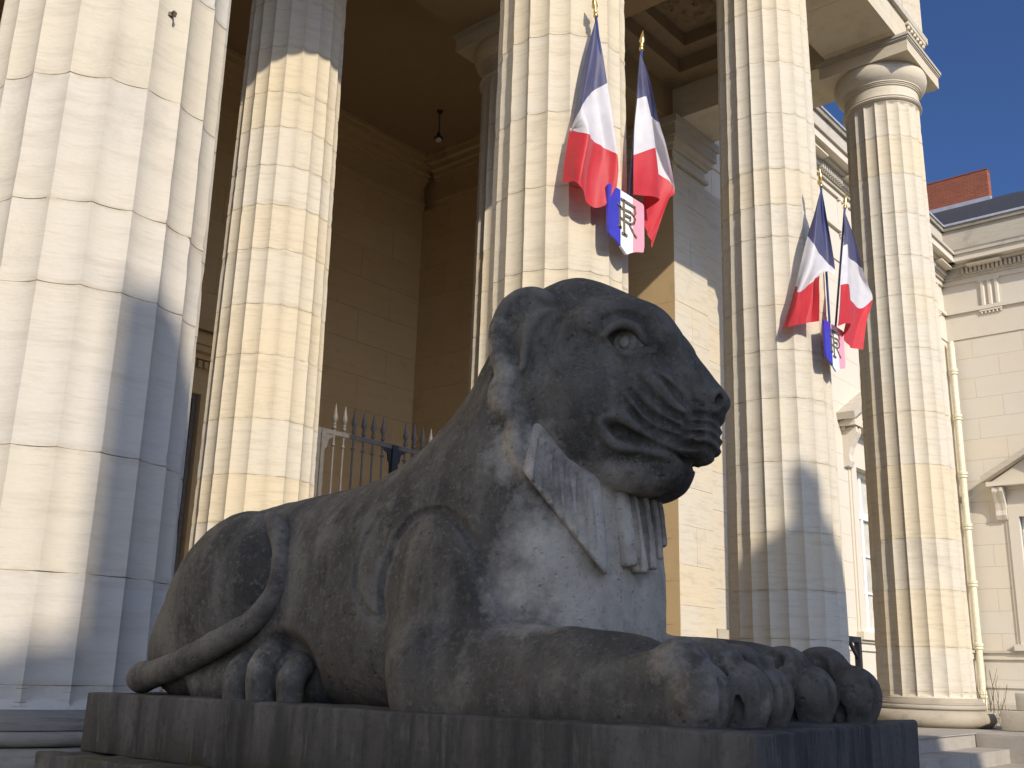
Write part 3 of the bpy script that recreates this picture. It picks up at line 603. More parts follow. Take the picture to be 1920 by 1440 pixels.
# ---------------------------------------------------------------- plinths
def worn_box(name, m, parent, x0, x1, y0, y1, z0, z1, amp=.003, bev=.007, skew=0.0):
    bm = bmesh.new(); bmesh.ops.create_cube(bm, size=1)
    bmesh.ops.scale(bm, vec=(x1 - x0, y1 - y0, z1 - z0), verts=bm.verts); bmesh.ops.translate(bm, vec=((x0 + x1) / 2, (y0 + y1) / 2, (z0 + z1) / 2), verts=bm.verts)
    bmesh.ops.bevel(bm, geom=bm.edges[:], offset=bev, segments=2, affect='EDGES', profile=.5)
    bmesh.ops.subdivide_edges(bm, edges=[e for e in bm.edges if e.calc_length() > .5], cuts=24, use_grid_fill=True)
    for v in bm.verts:
        p = v.co; q = math.sin(p.x * 9 + p.y * 7.3) * math.sin(p.y * 11.7 - p.z * 23) + .6 * math.sin(p.x * 31 + p.z * 41 + p.y * 27)
        v.co += v.normal * amp * q
        v.co.y += skew * (p.x - x0) / (x1 - x0) * max(0, 1 - (v.co.y - y0) / (y1 - y0))      # the front face is a little out of square
    me = bpy.data.meshes.new(name); bm.to_mesh(me); bm.free(); me.materials.append(m)
    me.polygons.foreach_set('use_smooth', [True] * len(me.polygons)); me.update(); return link_mesh(name, me, None, parent)
pl = thing('lion_plinth', 'dark weathered stone plinth under the crouching lion', 'plinth', (-3.66, -2.5, 0))
worn_box('plinth_slab', PLIN, pl, -4.257, -3.062, -3.827, -1.153, .231, .435, skew=.10)
worn_box('plinth_step', PLIN, pl, -4.39, -2.94, -3.96, -1.10, .003, .230, .005, skew=.11)
worn_box('plinth_base', PLIN, pl, -4.55, -2.945, -4.10, -.99, -1.11, .001, .004)
p2 = thing('right_plinth', 'pale stepped stone plinth at the lower right edge beyond the steps', 'plinth', (8, -2.5, 0))
worn_box('plinth_slab', LIME_OLD, p2, 7.55, 8.75, -3.83, -1.15, .231, .435); worn_box('plinth_step', LIME_OLD, p2, 7.34, 8.9, -3.96, -1.02, .003, .230); worn_box('plinth_base', STEPM, p2, 6.455, 9.0, -4.1, -.985, -1.11, .001, .002)
# ---------------------------------------------------------------- flags and shields
def catm(P, m):
    P = [np.array(p, float) for p in P]; A = [2 * P[0] - P[1]] + P + [2 * P[-1] - P[-2]]; out = []
    for i in range(1, len(A) - 2):
        for t in np.arange(m) / m:
            p0, p1, p2, p3 = A[i - 1:i + 3]; out.append(.5 * (2 * p1 + (p2 - p0) * t + (2 * p0 - 5 * p1 + 4 * p2 - p3) * t * t + (3 * p1 - p0 - 3 * p2 + p3) * t ** 3))
    return out + [P[-1]]
def stripe(name, m, parent, rows, r0, r1, seed):
    """cloth between control rows r0..r1 (all rows are used to keep the surface continuous)"""
    K = 9; cols = [catm(r, K) for r in rows]; nc = len(cols[0]); Mv = 6
    grid = [catm([cols[j][i] for j in range(len(rows))], Mv) for i in range(nc)]
    a, b = r0 * Mv, r1 * Mv; v = []; f = []
    for j in range(a, b + 1):
        for i in range(nc):
            p = grid[i][j]; u = i / (nc - 1); q = j / ((len(rows) - 1) * Mv)
            dy = .024 * q * math.sin(u * 10 + seed + q * 2) + .010 * q * math.sin(u * 21 + seed * 2 - q * 5) + .004 * q * math.sin(u * 43 + seed * 5 + q * 9)
            v.append((p[0] + .006 * q * math.sin(u * 9 + seed), p[1] + dy, p[2]))
    for j in range(b - a):
        for i in range(nc - 1): f.append((j * nc + i, j * nc + i + 1, (j + 1) * nc + i + 1, (j + 1) * nc + i))
    me = bpy.data.meshes.new(name); me.from_pydata(v, [], f); me.materials.append(m)
    me.polygons.foreach_set('use_smooth', [True] * len(f)); me.update(); return link_mesh(name, me, None, parent)
FA = [[(-0.315, -0.58, 5.627), (-0.307, -0.584, 5.63), (-0.303, -0.587, 5.621), (-0.298, -0.589, 5.613)], [(-0.367, -0.524, 5.28), (-0.364, -0.574, 5.281), (-0.297, -0.589, 5.329), (-0.252, -0.61, 5.353)], [(-0.458, -0.462, 4.634), (-0.468, -0.56, 4.79), (-0.316, -0.568, 4.995), (-0.234, -0.639, 5.081)], [(-0.469, -0.465, 4.624), (-0.459, -0.581, 4.667), (-0.286, -0.584, 4.772), (-0.199, -0.661, 4.766)], [(-0.469, -0.465, 4.624), (-0.45, -0.6, 4.541), (-0.25, -0.6, 4.54), (-0.162, -0.681, 4.454)], [(-0.506, -0.455, 4.35), (-0.512, -0.588, 4.225), (-0.285, -0.595, 4.283), (-0.168, -0.69, 4.315)], [(-0.531, -0.456, 4.159), (-0.521, -0.581, 4.095), (-0.321, -0.622, 3.974), (-0.195, -0.693, 4.176)]]
FB = [[(0.289, -0.62, 5.627), (0.305, -0.62, 5.636), (0.313, -0.62, 5.63), (0.335, -0.6, 5.64), (0.345, -0.6, 5.635)], [(0.2, -0.66, 5.363), (0.217, -0.68, 5.365), (0.366, -0.6, 5.458), (0.408, -0.6, 5.463), (0.427, -0.62, 5.439)], [(0.17, -0.67, 5.125), (0.248, -0.7, 5.162), (0.43, -0.58, 5.2), (0.534, -0.58, 5.136), (0.539, -0.64, 5.077)], [(0.13, -0.67, 4.858), (0.286, -0.72, 4.945), (0.47, -0.56, 5.005), (0.664, -0.57, 4.952), (0.637, -0.66, 4.861)], [(0.104, -0.67, 4.583), (0.33, -0.72, 4.715), (0.48, -0.55, 4.725), (0.717, -0.57, 4.645), (0.774, -0.66, 4.536)], [(0.073, -0.67, 4.378), (0.358, -0.73, 4.502), (0.47, -0.55, 4.461), (0.65, -0.57, 4.40), (0.677, -0.66, 4.40)], [(0.062, -0.66, 4.213), (0.377, -0.73, 4.276), (0.40, -0.55, 4.181), (0.42, -0.57, 4.032), (0.447, -0.64, 3.901)]]
FC = [[(3.627, -0.742, 5.622), (3.634, -0.745, 5.624), (3.641, -0.747, 5.62), (3.648, -0.75, 5.615)], [(3.567, -0.681, 5.342), (3.576, -0.719, 5.347), (3.702, -0.726, 5.404), (3.693, -0.765, 5.377)], [(3.518, -0.605, 5.08), (3.506, -0.704, 4.934), (3.719, -0.71, 4.834), (3.762, -0.803, 4.729)], [(3.461, -0.536, 4.761), (3.44, -0.66, 4.665), (3.669, -0.672, 4.723), (3.652, -0.772, 4.688)], [(3.439, -0.474, 4.517), (3.369, -0.573, 4.414), (3.575, -0.605, 4.583), (3.571, -0.716, 4.622)], [(3.416, -0.401, 4.281), (3.362, -0.538, 4.237), (3.557, -0.57, 4.322), (3.573, -0.695, 4.371)], [(3.382, -0.316, 4.041), (3.357, -0.472, 4.057), (3.522, -0.534, 4.119), (3.576, -0.674, 4.13)]]
FD = [[(4.251, -0.74, 5.617), (4.266, -0.74, 5.622), (4.281, -0.74, 5.621), (4.31, -0.72, 5.635), (4.32, -0.72, 5.63)], [(4.11, -0.78, 5.313), (4.138, -0.8, 5.328), (4.36, -0.72, 5.42), (4.47, -0.72, 5.408), (4.52, -0.74, 5.363)], [(4.028, -0.79, 5.096), (4.104, -0.82, 5.127), (4.36, -0.7, 5.105), (4.59, -0.7, 5.11), (4.65, -0.76, 5.044)], [(3.932, -0.79, 4.823), (4.07, -0.83, 4.87), (4.36, -0.68, 4.88), (4.702, -0.7, 4.898), (4.797, -0.76, 4.881)], [(3.87, -0.79, 4.59), (4.025, -0.84, 4.638), (4.36, -0.67, 4.62), (4.682, -0.7, 4.584), (4.90, -0.76, 4.744)], [(3.80, -0.79, 4.33), (4.005, -0.84, 4.408), (4.30, -0.67, 4.40), (4.563, -0.7, 4.36), (4.68, -0.74, 4.40)], [(3.77, -0.78, 4.103), (3.985, -0.84, 4.186), (4.12, -0.67, 4.089), (4.359, -0.7, 4.047), (4.479, -0.74, 4.033)]]
FINM = MB().lathe([(.012, 0), (.02, .01), (.02, .03), (.012, .04), (.018, .055), (.012, .07), (.026, .10), (.02, .14), (.003, .215)], 10).mesh('finial', GOLD, 50)
def flag(label, rows, base, tip, seed):
    t = thing('flag', label, 'flag', base, 'tricolour flags on the columns')
    MB().tube([base, tip], .0125, 8).build('flagpole', POLE, t, 40)
    f_ = bpy.data.objects.new('finial', FINM); C.objects.link(f_); f_.parent = t; f_.location = Vector(tip) - Vector(base)
    d = (Vector(tip) - Vector(base)).normalized(); f_.rotation_euler = d.to_track_quat('Z', 'Y').to_euler()
    stripe('blue_stripe', F_B, t, rows, 0, 2, seed); stripe('white_stripe', F_W, t, rows, 2, 4, seed); stripe('red_stripe', F_R, t, rows, 4, 6, seed)
flag('tricolour flag left of the shield on the column behind the lion', FA, (-.05, -.63, 3.92), (-.308, -.585, 5.66), .4)
flag('tricolour flag right of the shield on the column behind the lion', FB, (.06, -.63, 3.92), (.306, -.62, 5.66), 1.7)
flag('tricolour flag left of the shield on the column second from right', FC, (3.86, -.66, 3.92), (3.636, -.745, 5.65), 3.1)
flag('tricolour flag right of the shield on the column second from right', FD, (3.93, -.66, 3.92), (4.25, -.75, 5.63), 4.4)
def shield(label, cx, cy, cz):
    """cz = height of the middle of the top edge"""
    t = thing('shield', label, 'shield', (cx, cy, cz), 'shields between the flags')
    def outline(u0, u1):
        def bot(u):
            s = abs(u) / .25
            return -.42 - .095 * (1 - s) ** 1.6 if s < .93 else -.42 + .06 * ((s - .93) / .07) ** 2
        us = np.linspace(u0, u1, 14)
        tp = [(u, -.02 * max(0, (abs(u) - .23) / .02) ** 2) for u in us]
        return [(u, z) for u, z in tp] + [(u, bot(u)) for u in us[::-1]]
    for nm, m, a, b in (('blue_band', SH_B, -.25, -.085), ('white_band', SH_W, -.085, .085), ('red_band', SH_R, .085, .25)):
        MB().prism([(cz + z, cx + u) for u, z in outline(a, b)], 'y', cy - .008, cy + .012).build(nm, m, t)
    def bar(pts, w, nm, d0=.009, d1=.030):
        mb = MB()
        for (a, b) in zip(pts[:-1], pts[1:]):
            a = np.array(a); b = np.array(b); e = (b - a) / (np.linalg.norm(b - a) + 1e-9); n = np.array([-e[1], e[0]]) * w / 2; a2 = a - e * w * .3; b2 = b + e * w * .3
            mb.prism([(cz + p[1], cx + p[0]) for p in (a2 - n, b2 - n, b2 + n, a2 + n)], 'y', cy - d1, cy - d0)
        return mb
    sc = lambda x, y: ((x - 750) / 600 * .5, -(y - .545 * (x - 450) - 66) * .000455 + .0)
    strokes_f = [[(690, 365), (700, 1000)], [(655, 345), (690, 365), (875, 470), (888, 585)], [(720, 640), (800, 675), (800, 725)], [(668, 975), (742, 1015)]]
    strokes_r = [[(600, 440), (640, 500), (690, 530), (800, 570), (865, 635), (885, 700), (865, 770), (800, 800), (690, 725), (640, 695)], [(632, 470), (632, 865)], [(790, 815), (830, 905), (875, 1000), (905, 1035)], [(612, 840), (652, 872)]]
    for nm, S_, d1 in (('letter_f', strokes_f, .030), ('letter_r', strokes_r, .027)):
        mb = MB()
        for s_ in S_:
            q = bar([sc(*p) for p in s_], .019, nm, .0085, d1 - .012); mb.add(q.v, q.f)
        mb.build(nm, BRONZE, t)
    MB().box(cx - .03, cx + .03, cy + .012, cy + .09, cz - .25, cz - .15).build('mount', IRON, t)
shield('tricolour shield with bronze RF monogram on the column behind the lion', -.015, -.67, 4.19)
shield('tricolour shield with bronze RF monogram on the column second from right', 3.90, -.68, 4.17)
# ---------------------------------------------------------------- lion carving (signed distance field -> mesh)
PSI = math.radians(18)
CP_, SP_ = math.cos(PSI), math.sin(PSI)
PIV = 1.75
def smin(a, b, k):
    h = np.maximum(k - np.abs(a - b), 0) / k
    return np.minimum(a, b) - h * h * k * .25
def smax(a, b, k): return -smin(-a, -b, k)
def poly_sdf(px_, py_, pts):
    """signed distance to a closed polygon, negative inside"""
    pts = np.asarray(pts, np.float32); n = len(pts)
    d = np.full(px_.shape, 1e9, np.float32); s = np.ones(px_.shape, np.float32)
    for i in range(n):
        a = pts[i]; b = pts[i - 1]
        e = b - a; wx = px_ - a[0]; wy = py_ - a[1]
        t = np.clip((wx * e[0] + wy * e[1]) / (e @ e), 0, 1)
        bx = wx - e[0] * t; by = wy - e[1] * t
        d = np.minimum(d, bx * bx + by * by)
        c1 = py_ >= a[1]; c2 = py_ < b[1]; c3 = e[0] * wy > e[1] * wx
        flip = (c1 & c2 & c3) | (~c1 & ~c2 & ~c3)
        s = np.where(flip, -s, s)
    return s * np.sqrt(d)
def smooth_closed(pts, n=3):
    pts = np.asarray(pts, float)
    for _ in range(n):
        q = np.roll(pts, -1, 0)
        pts = np.stack([.75 * pts + .25 * q, .25 * pts + .75 * q], 1).reshape(-1, 2)
    return pts
def widths(x, y, ctrl, sig):
    num = 0; den = 0
    for (cx, cy, w) in ctrl:
        g = np.exp(-((x - cx) ** 2 + (y - cy) ** 2) / (2 * sig * sig)) + 1e-6
        num = num + g * w; den = den + g
    return num / den
def extrude(d2, sabs, w, r):
    a = d2 + r; b = sabs - w + r
    return np.sqrt(np.maximum(a, 0) ** 2 + np.maximum(b, 0) ** 2) + np.minimum(np.maximum(a, b), 0) - r
def ell(P, c, r, rot=None):
    q = [P[i] - c[i] for i in range(3)]
    if rot is not None:
        q = [rot[i][0] * q[0] + rot[i][1] * q[1] + rot[i][2] * q[2] for i in range(3)]
    k0 = np.sqrt(sum((q[i] / r[i]) ** 2 for i in range(3)))
    k1 = np.sqrt(sum((q[i] / (r[i] * r[i])) ** 2 for i in range(3))) + 1e-9
    return k0 * (k0 - 1) / k1
def cap(P, a, b, ra, rb):
    e = [b[i] - a[i] for i in range(3)]; L2 = sum(v * v for v in e) + 1e-12
    w = [P[i] - a[i] for i in range(3)]
    t = np.clip((w[0] * e[0] + w[1] * e[1] + w[2] * e[2]) / L2, 0, 1)
    return np.sqrt(sum((w[i] - e[i] * t) ** 2 for i in range(3))) - (ra + (rb - ra) * t)
def catmull(pts, rr, m=4):
    A = np.concatenate([np.asarray(pts, float), np.asarray(rr, float)[:, None]], 1)
    A = np.concatenate([[2 * A[0] - A[1]], A, [2 * A[-1] - A[-2]]])
    out = []
    for i in range(1, len(A) - 2):
        for t in np.arange(m) / m:
            p0, p1, p2, p3 = A[i - 1:i + 3]
            out.append(.5 * (2 * p1 + (p2 - p0) * t + (2 * p0 - 5 * p1 + 4 * p2 - p3) * t * t + (3 * p1 - p0 - 3 * p2 + p3) * t ** 3))
    out.append(A[-2]); out = np.array(out)
    return out[:, :3], np.maximum(out[:, 3], .001)
class Field:
    def __init__(F, lo, hi, vox):
        F.lo = np.array(lo, np.float32); F.vox = vox
        F.n = np.ceil((np.array(hi) - lo) / vox).astype(int) + 1
        ax = [(F.lo[i] + vox * np.arange(F.n[i])).astype(np.float32) for i in range(3)]
        F.ax = ax
        F.D = np.full(F.n, 1.0, np.float32)
    def sub(F, lo, hi):
        sl = []
        for i in range(3):
            a = int(np.clip(np.floor((lo[i] - F.lo[i]) / F.vox), 0, F.n[i])); b = int(np.clip(np.ceil((hi[i] - F.lo[i]) / F.vox) + 1, 0, F.n[i]))
            sl.append(slice(a, b))
        P = np.meshgrid(F.ax[0][sl[0]], F.ax[1][sl[1]], F.ax[2][sl[2]], indexing='ij', sparse=True)
        return tuple(sl), P
    def head(F, P):
        a = P[0] - PIV
        return [a * CP_ - P[1] * SP_, a * SP_ + P[1] * CP_, P[2]]
    def op(F, lo, hi, fn, k=.02, mode='add', frame='body'):
        sl, P = F.sub(lo, hi)
        if any(s.stop <= s.start for s in sl): return
        if frame == 'head': P = F.head(P)
        d = fn(P)
        if mode == 'add': F.D[sl] = smin(F.D[sl], d, k)
        else: F.D[sl] = smax(F.D[sl], -d, k)
    def bbox(F, pts, m, frame):
        pts = np.asarray(pts, float)
        if frame == 'head':
            pts = np.array([[PIV + p[0] * CP_ + p[1] * SP_, -p[0] * SP_ + p[1] * CP_, p[2]] for p in pts])
        return pts.min(0) - m, pts.max(0) + m
    def tube(F, pts, r, k=.02, mode='add', frame='body', both=False):
        if both: F.tube([(p[0], -p[1], p[2]) for p in pts], r, k, mode, frame)
        n = len(pts); rr = list(r) if hasattr(r, '__len__') else [r] * n
        if n > 2: pts, rr = catmull(pts, rr); n = len(pts)
        sl, P = F.sub(*F.bbox(pts, max(rr) + k + .03, frame))
        if any(s.stop <= s.start for s in sl): return
        if frame == 'head': P = F.head(P)
        d = None
        for i in range(n - 1):
            c = cap(P, pts[i], pts[i + 1], rr[i], rr[i + 1]); d = c if d is None else np.minimum(d, c)
        F.D[sl] = smin(F.D[sl], d, k) if mode == 'add' else smax(F.D[sl], -(d - .002), k * .55)
    def ell(F, c, r, k=.05, rot=None, mode='add', frame='body', both=False):
        if both:
            rm = None if rot is None else [[rot[i][0], -rot[i][1], rot[i][2]] if i != 1 else [-rot[i][0], rot[i][1], -rot[i][2]] for i in range(3)]
            F.ell((c[0], -c[1], c[2]), r, k, rm, mode, frame)
        lo, hi = F.bbox([c], max(r) + k + .03, frame)
        F.op(lo, hi, lambda P: ell(P, c, r, rot), k, mode, frame)
    def mesh(F):
        """naive surface nets"""
        D = F.D; nx, ny, nz = D.shape
        ins = D < 0
        c = [(i, j, k) for i in (0, 1) for j in (0, 1) for k in (0, 1)]
        cnt = np.zeros((nx - 1, ny - 1, nz - 1), np.int8)
        for i, j, k in c: cnt += ins[i:nx - 1 + i, j:ny - 1 + j, k:nz - 1 + k]
        act = (cnt > 0) & (cnt < 8)
        I = np.argwhere(act); idx = np.full(act.shape, -1, np.int32); idx[act] = np.arange(len(I))
        vals = np.stack([D[I[:, 0] + i, I[:, 1] + j, I[:, 2] + k] for i, j, k in c], 1)
        acc = np.zeros((len(I), 3)); n = np.zeros(len(I))
        for a in range(8):
            for b in range(a + 1, 8):
                ca, cb = np.array(c[a]), np.array(c[b])
                if np.abs(ca - cb).sum() != 1: continue
                va, vb = vals[:, a], vals[:, b]; m = (va < 0) != (vb < 0)
                t = np.where(m, va / np.where(m, va - vb, 1), 0)
                acc += np.where(m[:, None], ca + t[:, None] * (cb - ca), 0); n += m
        V = F.lo + F.vox * (I + acc / n[:, None])
        faces = []
        for ax in range(3):
            s0 = [slice(None)] * 3; s1 = [slice(None)] * 3; s0[ax] = slice(0, -1); s1[ax] = slice(1, None)
            A = ins[tuple(s0)]; B = ins[tuple(s1)]; E = np.argwhere(A != B)
            u, v = (ax + 1) % 3, (ax + 2) % 3
            ok = (E[:, u] > 0) & (E[:, v] > 0) & (E[:, u] < D.shape[u] - 1) & (E[:, v] < D.shape[v] - 1)
            E = E[ok]; flip = A[E[:, 0], E[:, 1], E[:, 2]]
            q = []
            for du, dv in ((1, 1), (0, 1), (0, 0), (1, 0)):
                e = E.copy(); e[:, u] -= du; e[:, v] -= dv; q.append(idx[e[:, 0], e[:, 1], e[:, 2]])
            q = np.stack(q, 1); q[flip] = q[flip][:, ::-1]
            faces.append(q)
        return V, np.concatenate(faces)

BODY = smooth_closed([(0.12, -.06), (.10, .25), (.12, .48), (.2, .65), (.32, .70), (.57, .715), (.85, .73), (1.05, .755), (1.23, .83), (1.395, 1.0), (1.47, 1.15), (1.52, 1.25), (1.64, 1.30), (1.82, 1.20), (1.90, .90), (1.94, .72), (1.98, .5), (1.99, .28), (1.97, .05), (1.9, -.06)], 2)
BODY_W = [(.05, .2, .34), (.05, .6, .28), (.4, .3, .43), (.5, .65, .40), (.9, .3, .46), (.9, .65, .41), (1.3, .3, .47), (1.3, .6, .43), (1.2, .85, .33), (1.45, 1.0, .27), (1.45, 1.2, .24), (1.7, .9, .33), (1.75, .6, .43), (1.75, .3, .44), (2.0, .5, .36), (2.0, .2, .36), (1.9, 1.1, .26)]
HEAD = smooth_closed([(-.20, .95), (-.20, 1.15), (-.12, 1.275), (.0, 1.34), (.09, 1.345), (.21, 1.285), (.31, 1.225), (.362, 1.165), (.40, 1.10), (.45, 1.025), (.497, .958), (.506, .945), (.506, .915), (.482, .890), (.474, .85), (.474, .80), (.45, .765), (.41, .742), (.382, .738), (.374, .69), (.325, .642), (.24, .63), (.14, .66), (.06, .72), (-.05, .80)], 2)
HEAD_W = [(-.15, 1.2, .22), (0, 1.3, .20), (.15, 1.32, .17), (.3, 1.22, .16), (.0, 1.1, .27), (.15, 1.1, .24), (.28, 1.08, .18), (.38, 1.06, .125), (.46, .97, .105), (.5, .9, .10), (.1, .9, .31), (.25, .9, .24), (.36, .86, .18), (.45, .82, .165), (.0, .8, .30), (.15, .74, .25), (.28, .68, .18), (.38, .69, .125)]
def lion_field(vox=.0065):
    F = Field((-.12, -.66, -.03), (2.78, .68, 1.46), vox)
    F.op(F.lo, F.lo + 5, lambda P: extrude(poly_sdf(P[0] + 0 * P[2], P[2] + 0 * P[0], BODY), np.abs(P[1]), widths(P[0], P[2], BODY_W, .22), .30), .01)
    # haunches
    a = math.radians(38); R = [[math.cos(a), 0, math.sin(a)], [0, 1, 0], [-math.sin(a), 0, math.cos(a)]]
    F.ell((.50, .385, .345), (.36, .15, .25), .025, R, both=True)
    F.ell((.32, .36, .16), (.24, .14, .18), .06, both=True)
    # shoulders and forelegs
    b_ = math.radians(-12); R2 = [[math.cos(b_), 0, -math.sin(b_)], [0, 1, 0], [math.sin(b_), 0, math.cos(b_)]]
    F.ell((1.60, .385, .22), (.215, .098, .35), .010, R2, both=True)
    F.tube([(1.58, .40, .12), (1.62, .39, .115), (1.9, .37, .10), (2.22, .325, .088)], [.152, .14, .118, .108], .05, both=True)
    F.ell((1.95, .355, .11), (.42, .125, .115), .05, both=True)
    TOES = {1: [(.428, 2.405, 2.522, .068), (.310, 2.425, 2.562, .070), (.200, 2.43, 2.565, .063), (.105, 2.36, 2.50, .050)],
            -1: [(.428, 2.38, 2.52, .068), (.310, 2.425, 2.583, .072), (.190, 2.365, 2.508, .070), (.090, 2.28, 2.42, .050)]}
    for sg in (1, -1):
        for j, (yy, f0, f1, rr) in enumerate(TOES[sg]):
            y = sg * yy; yb = sg * (.335 + (yy - .29) * .6)
            F.tube([(2.12, yb, .085), (f0 - .12, y * .99, .100), (f0 - .01, y, .130)], [.085, rr * .92, rr * .92], .016)
            F.ell((f0 - .005, y, .132), (rr * 1.10, rr * .98, rr * .98), .012)
            F.tube([(f0 + .02, y, .120), (f1 - rr - .03, y, .095), (f1 - rr, y, .068), (f1 - rr * 1.1, y, .02)], [rr * .80, rr * .84, rr * .98, rr * .90], .010)
            F.ell((f1 - rr * 1.02, y, .070), (rr * 1.04, rr * 1.08, rr * 1.10), .012)
            for c_ in (-.3, .3):     # claw furrows
                F.tube([(f1 - .012, y + c_ * rr, .105), (f1 - .001, y + c_ * rr, .075), (f1 - .003, y + c_ * rr, .025)], [.004, .009, .010], .008, 'cut')
    F.tube([(1.60, .40, .045), (2.0, .395, .05), (2.37, .375, .04)], [.15, .125, .112], .03, both=True)
    for sg in (1, -1):
        T = TOES[sg]
        for (A, B) in zip(T[:-1], T[1:]):
            y = sg * (A[0] + B[0]) / 2; fa = (A[1] + B[1]) / 2; fb = min(A[2], B[2])
            F.tube([(fa - .09, y, .185), (fa, y, .190), (fa + .05, y, .165), (fb - .05, y, .115), (fb - .01, y, .06), (fb - .01, y, .0)], [.005, .009, .011, .011, .010, .009], .014, 'cut')
    # hollow behind the flank, hind feet
    F.ell((.93, .50, .05), (.17, .16, .18), .03, None, 'cut', both=True)
    F.tube([(.50, .40, .05), (.90, .37, .07)], [.09, .10], .03, both=True)
    for f0, s0, hh, rr in ((.735, .455, .105, .052), (.865, .455, .135, .056), (.975, .43, .105, .046)):
        F.tube([(f0 - .06, .36, hh * .9), (f0, s0 - .02, hh), (f0 + .012, s0 + .02, hh * .65), (f0 + .015, s0 + .025, .01)], [rr, rr, rr * 1.03, rr * .9], .012, both=True)
        for c_ in (-.012, .018):
            F.tube([(f0 + .015 + c_, s0 + .025 + rr, .06), (f0 + .015 + c_, s0 + .025 + rr, .02)], .006, .01, 'cut', both=True)
    F.op((-.2, -.7, -.2), (2.9, .7, .03), lambda P: P[2] + 0 * P[0] + 0 * P[1] + .012, .004, 'cut')
    F.op((1.42, -.55, .55), (2.42, .5, 1.46), lambda P: extrude(poly_sdf(P[0], P[2] + 0 * P[0], HEAD), np.abs(P[1]), widths(P[0], P[2], HEAD_W, .07), .078), .025, frame='head')
    # carved shoulder outline and skin folds
    F.tube([(1.384, .450, .253), (1.367, .443, .364), (1.386, .434, .444), (1.430, .418, .535), (1.509, .408, .573), (1.623, .411, .550), (1.72, .420, .459), (1.781, .416, .352), (1.823, .405, .290), (1.872, .408, .245)], .014, .008, 'cut', both=True)
    F.tube([(1.300, .41, .57), (1.262, .428, .49), (1.244, .440, .40), (1.268, .448, .334), (1.325, .451, .272), (1.372, .451, .255)], .0075, .010, 'cut', both=True)
    F.tube([(1.50, .520, .46), (1.475, .533, .33), (1.48, .54, .22)], .016, .06, 'cut', both=True)
    F.tube([(1.64, .520, .42), (1.66, .533, .30), (1.64, .535, .20)], .012, .05, 'cut', both=True)
    F.tube([(1.50, .555, .20), (1.545, .560, .165), (1.665, .552, .155), (1.80, .530, .15), (1.98, .515, .15)], .008, .03, 'cut', both=True)
    lion_head(F)
    return F
def sample(F, p):
    """trilinear value of the field at body-frame points (n,3)"""
    q = (np.asarray(p) - F.lo) / F.vox
    i = np.clip(np.floor(q).astype(int), 0, np.array(F.D.shape) - 2); t = np.clip(q - i, 0, 1)
    r = 0
    for a in (0, 1):
        for b in (0, 1):
            for c in (0, 1):
                w = (t[:, 0] if a else 1 - t[:, 0]) * (t[:, 1] if b else 1 - t[:, 1]) * (t[:, 2] if c else 1 - t[:, 2])
                r = r + w * F.D[i[:, 0] + a, i[:, 1] + b, i[:, 2] + c]
    return r
def h2b(p):
    p = np.asarray(p, float); return np.stack([PIV + p[..., 0] * CP_ + p[..., 1] * SP_, -p[..., 0] * SP_ + p[..., 1] * CP_, p[..., 2]], -1)
def lift(F, pts, frame='head', off=0.0, s0=.55):
    """lift side-view points (f,h) onto the outer surface of the near side"""
    out = []
    for f, h in pts:
        ss = np.linspace(s0, .0, 200); p = np.stack([0 * ss + f, ss, 0 * ss + h], 1)
        v = sample(F, h2b(p) if frame == 'head' else p)
        k = np.argmax(v < 0) if (v < 0).any() else 199
        out.append((f, float(ss[k]) + off, h))
    return out
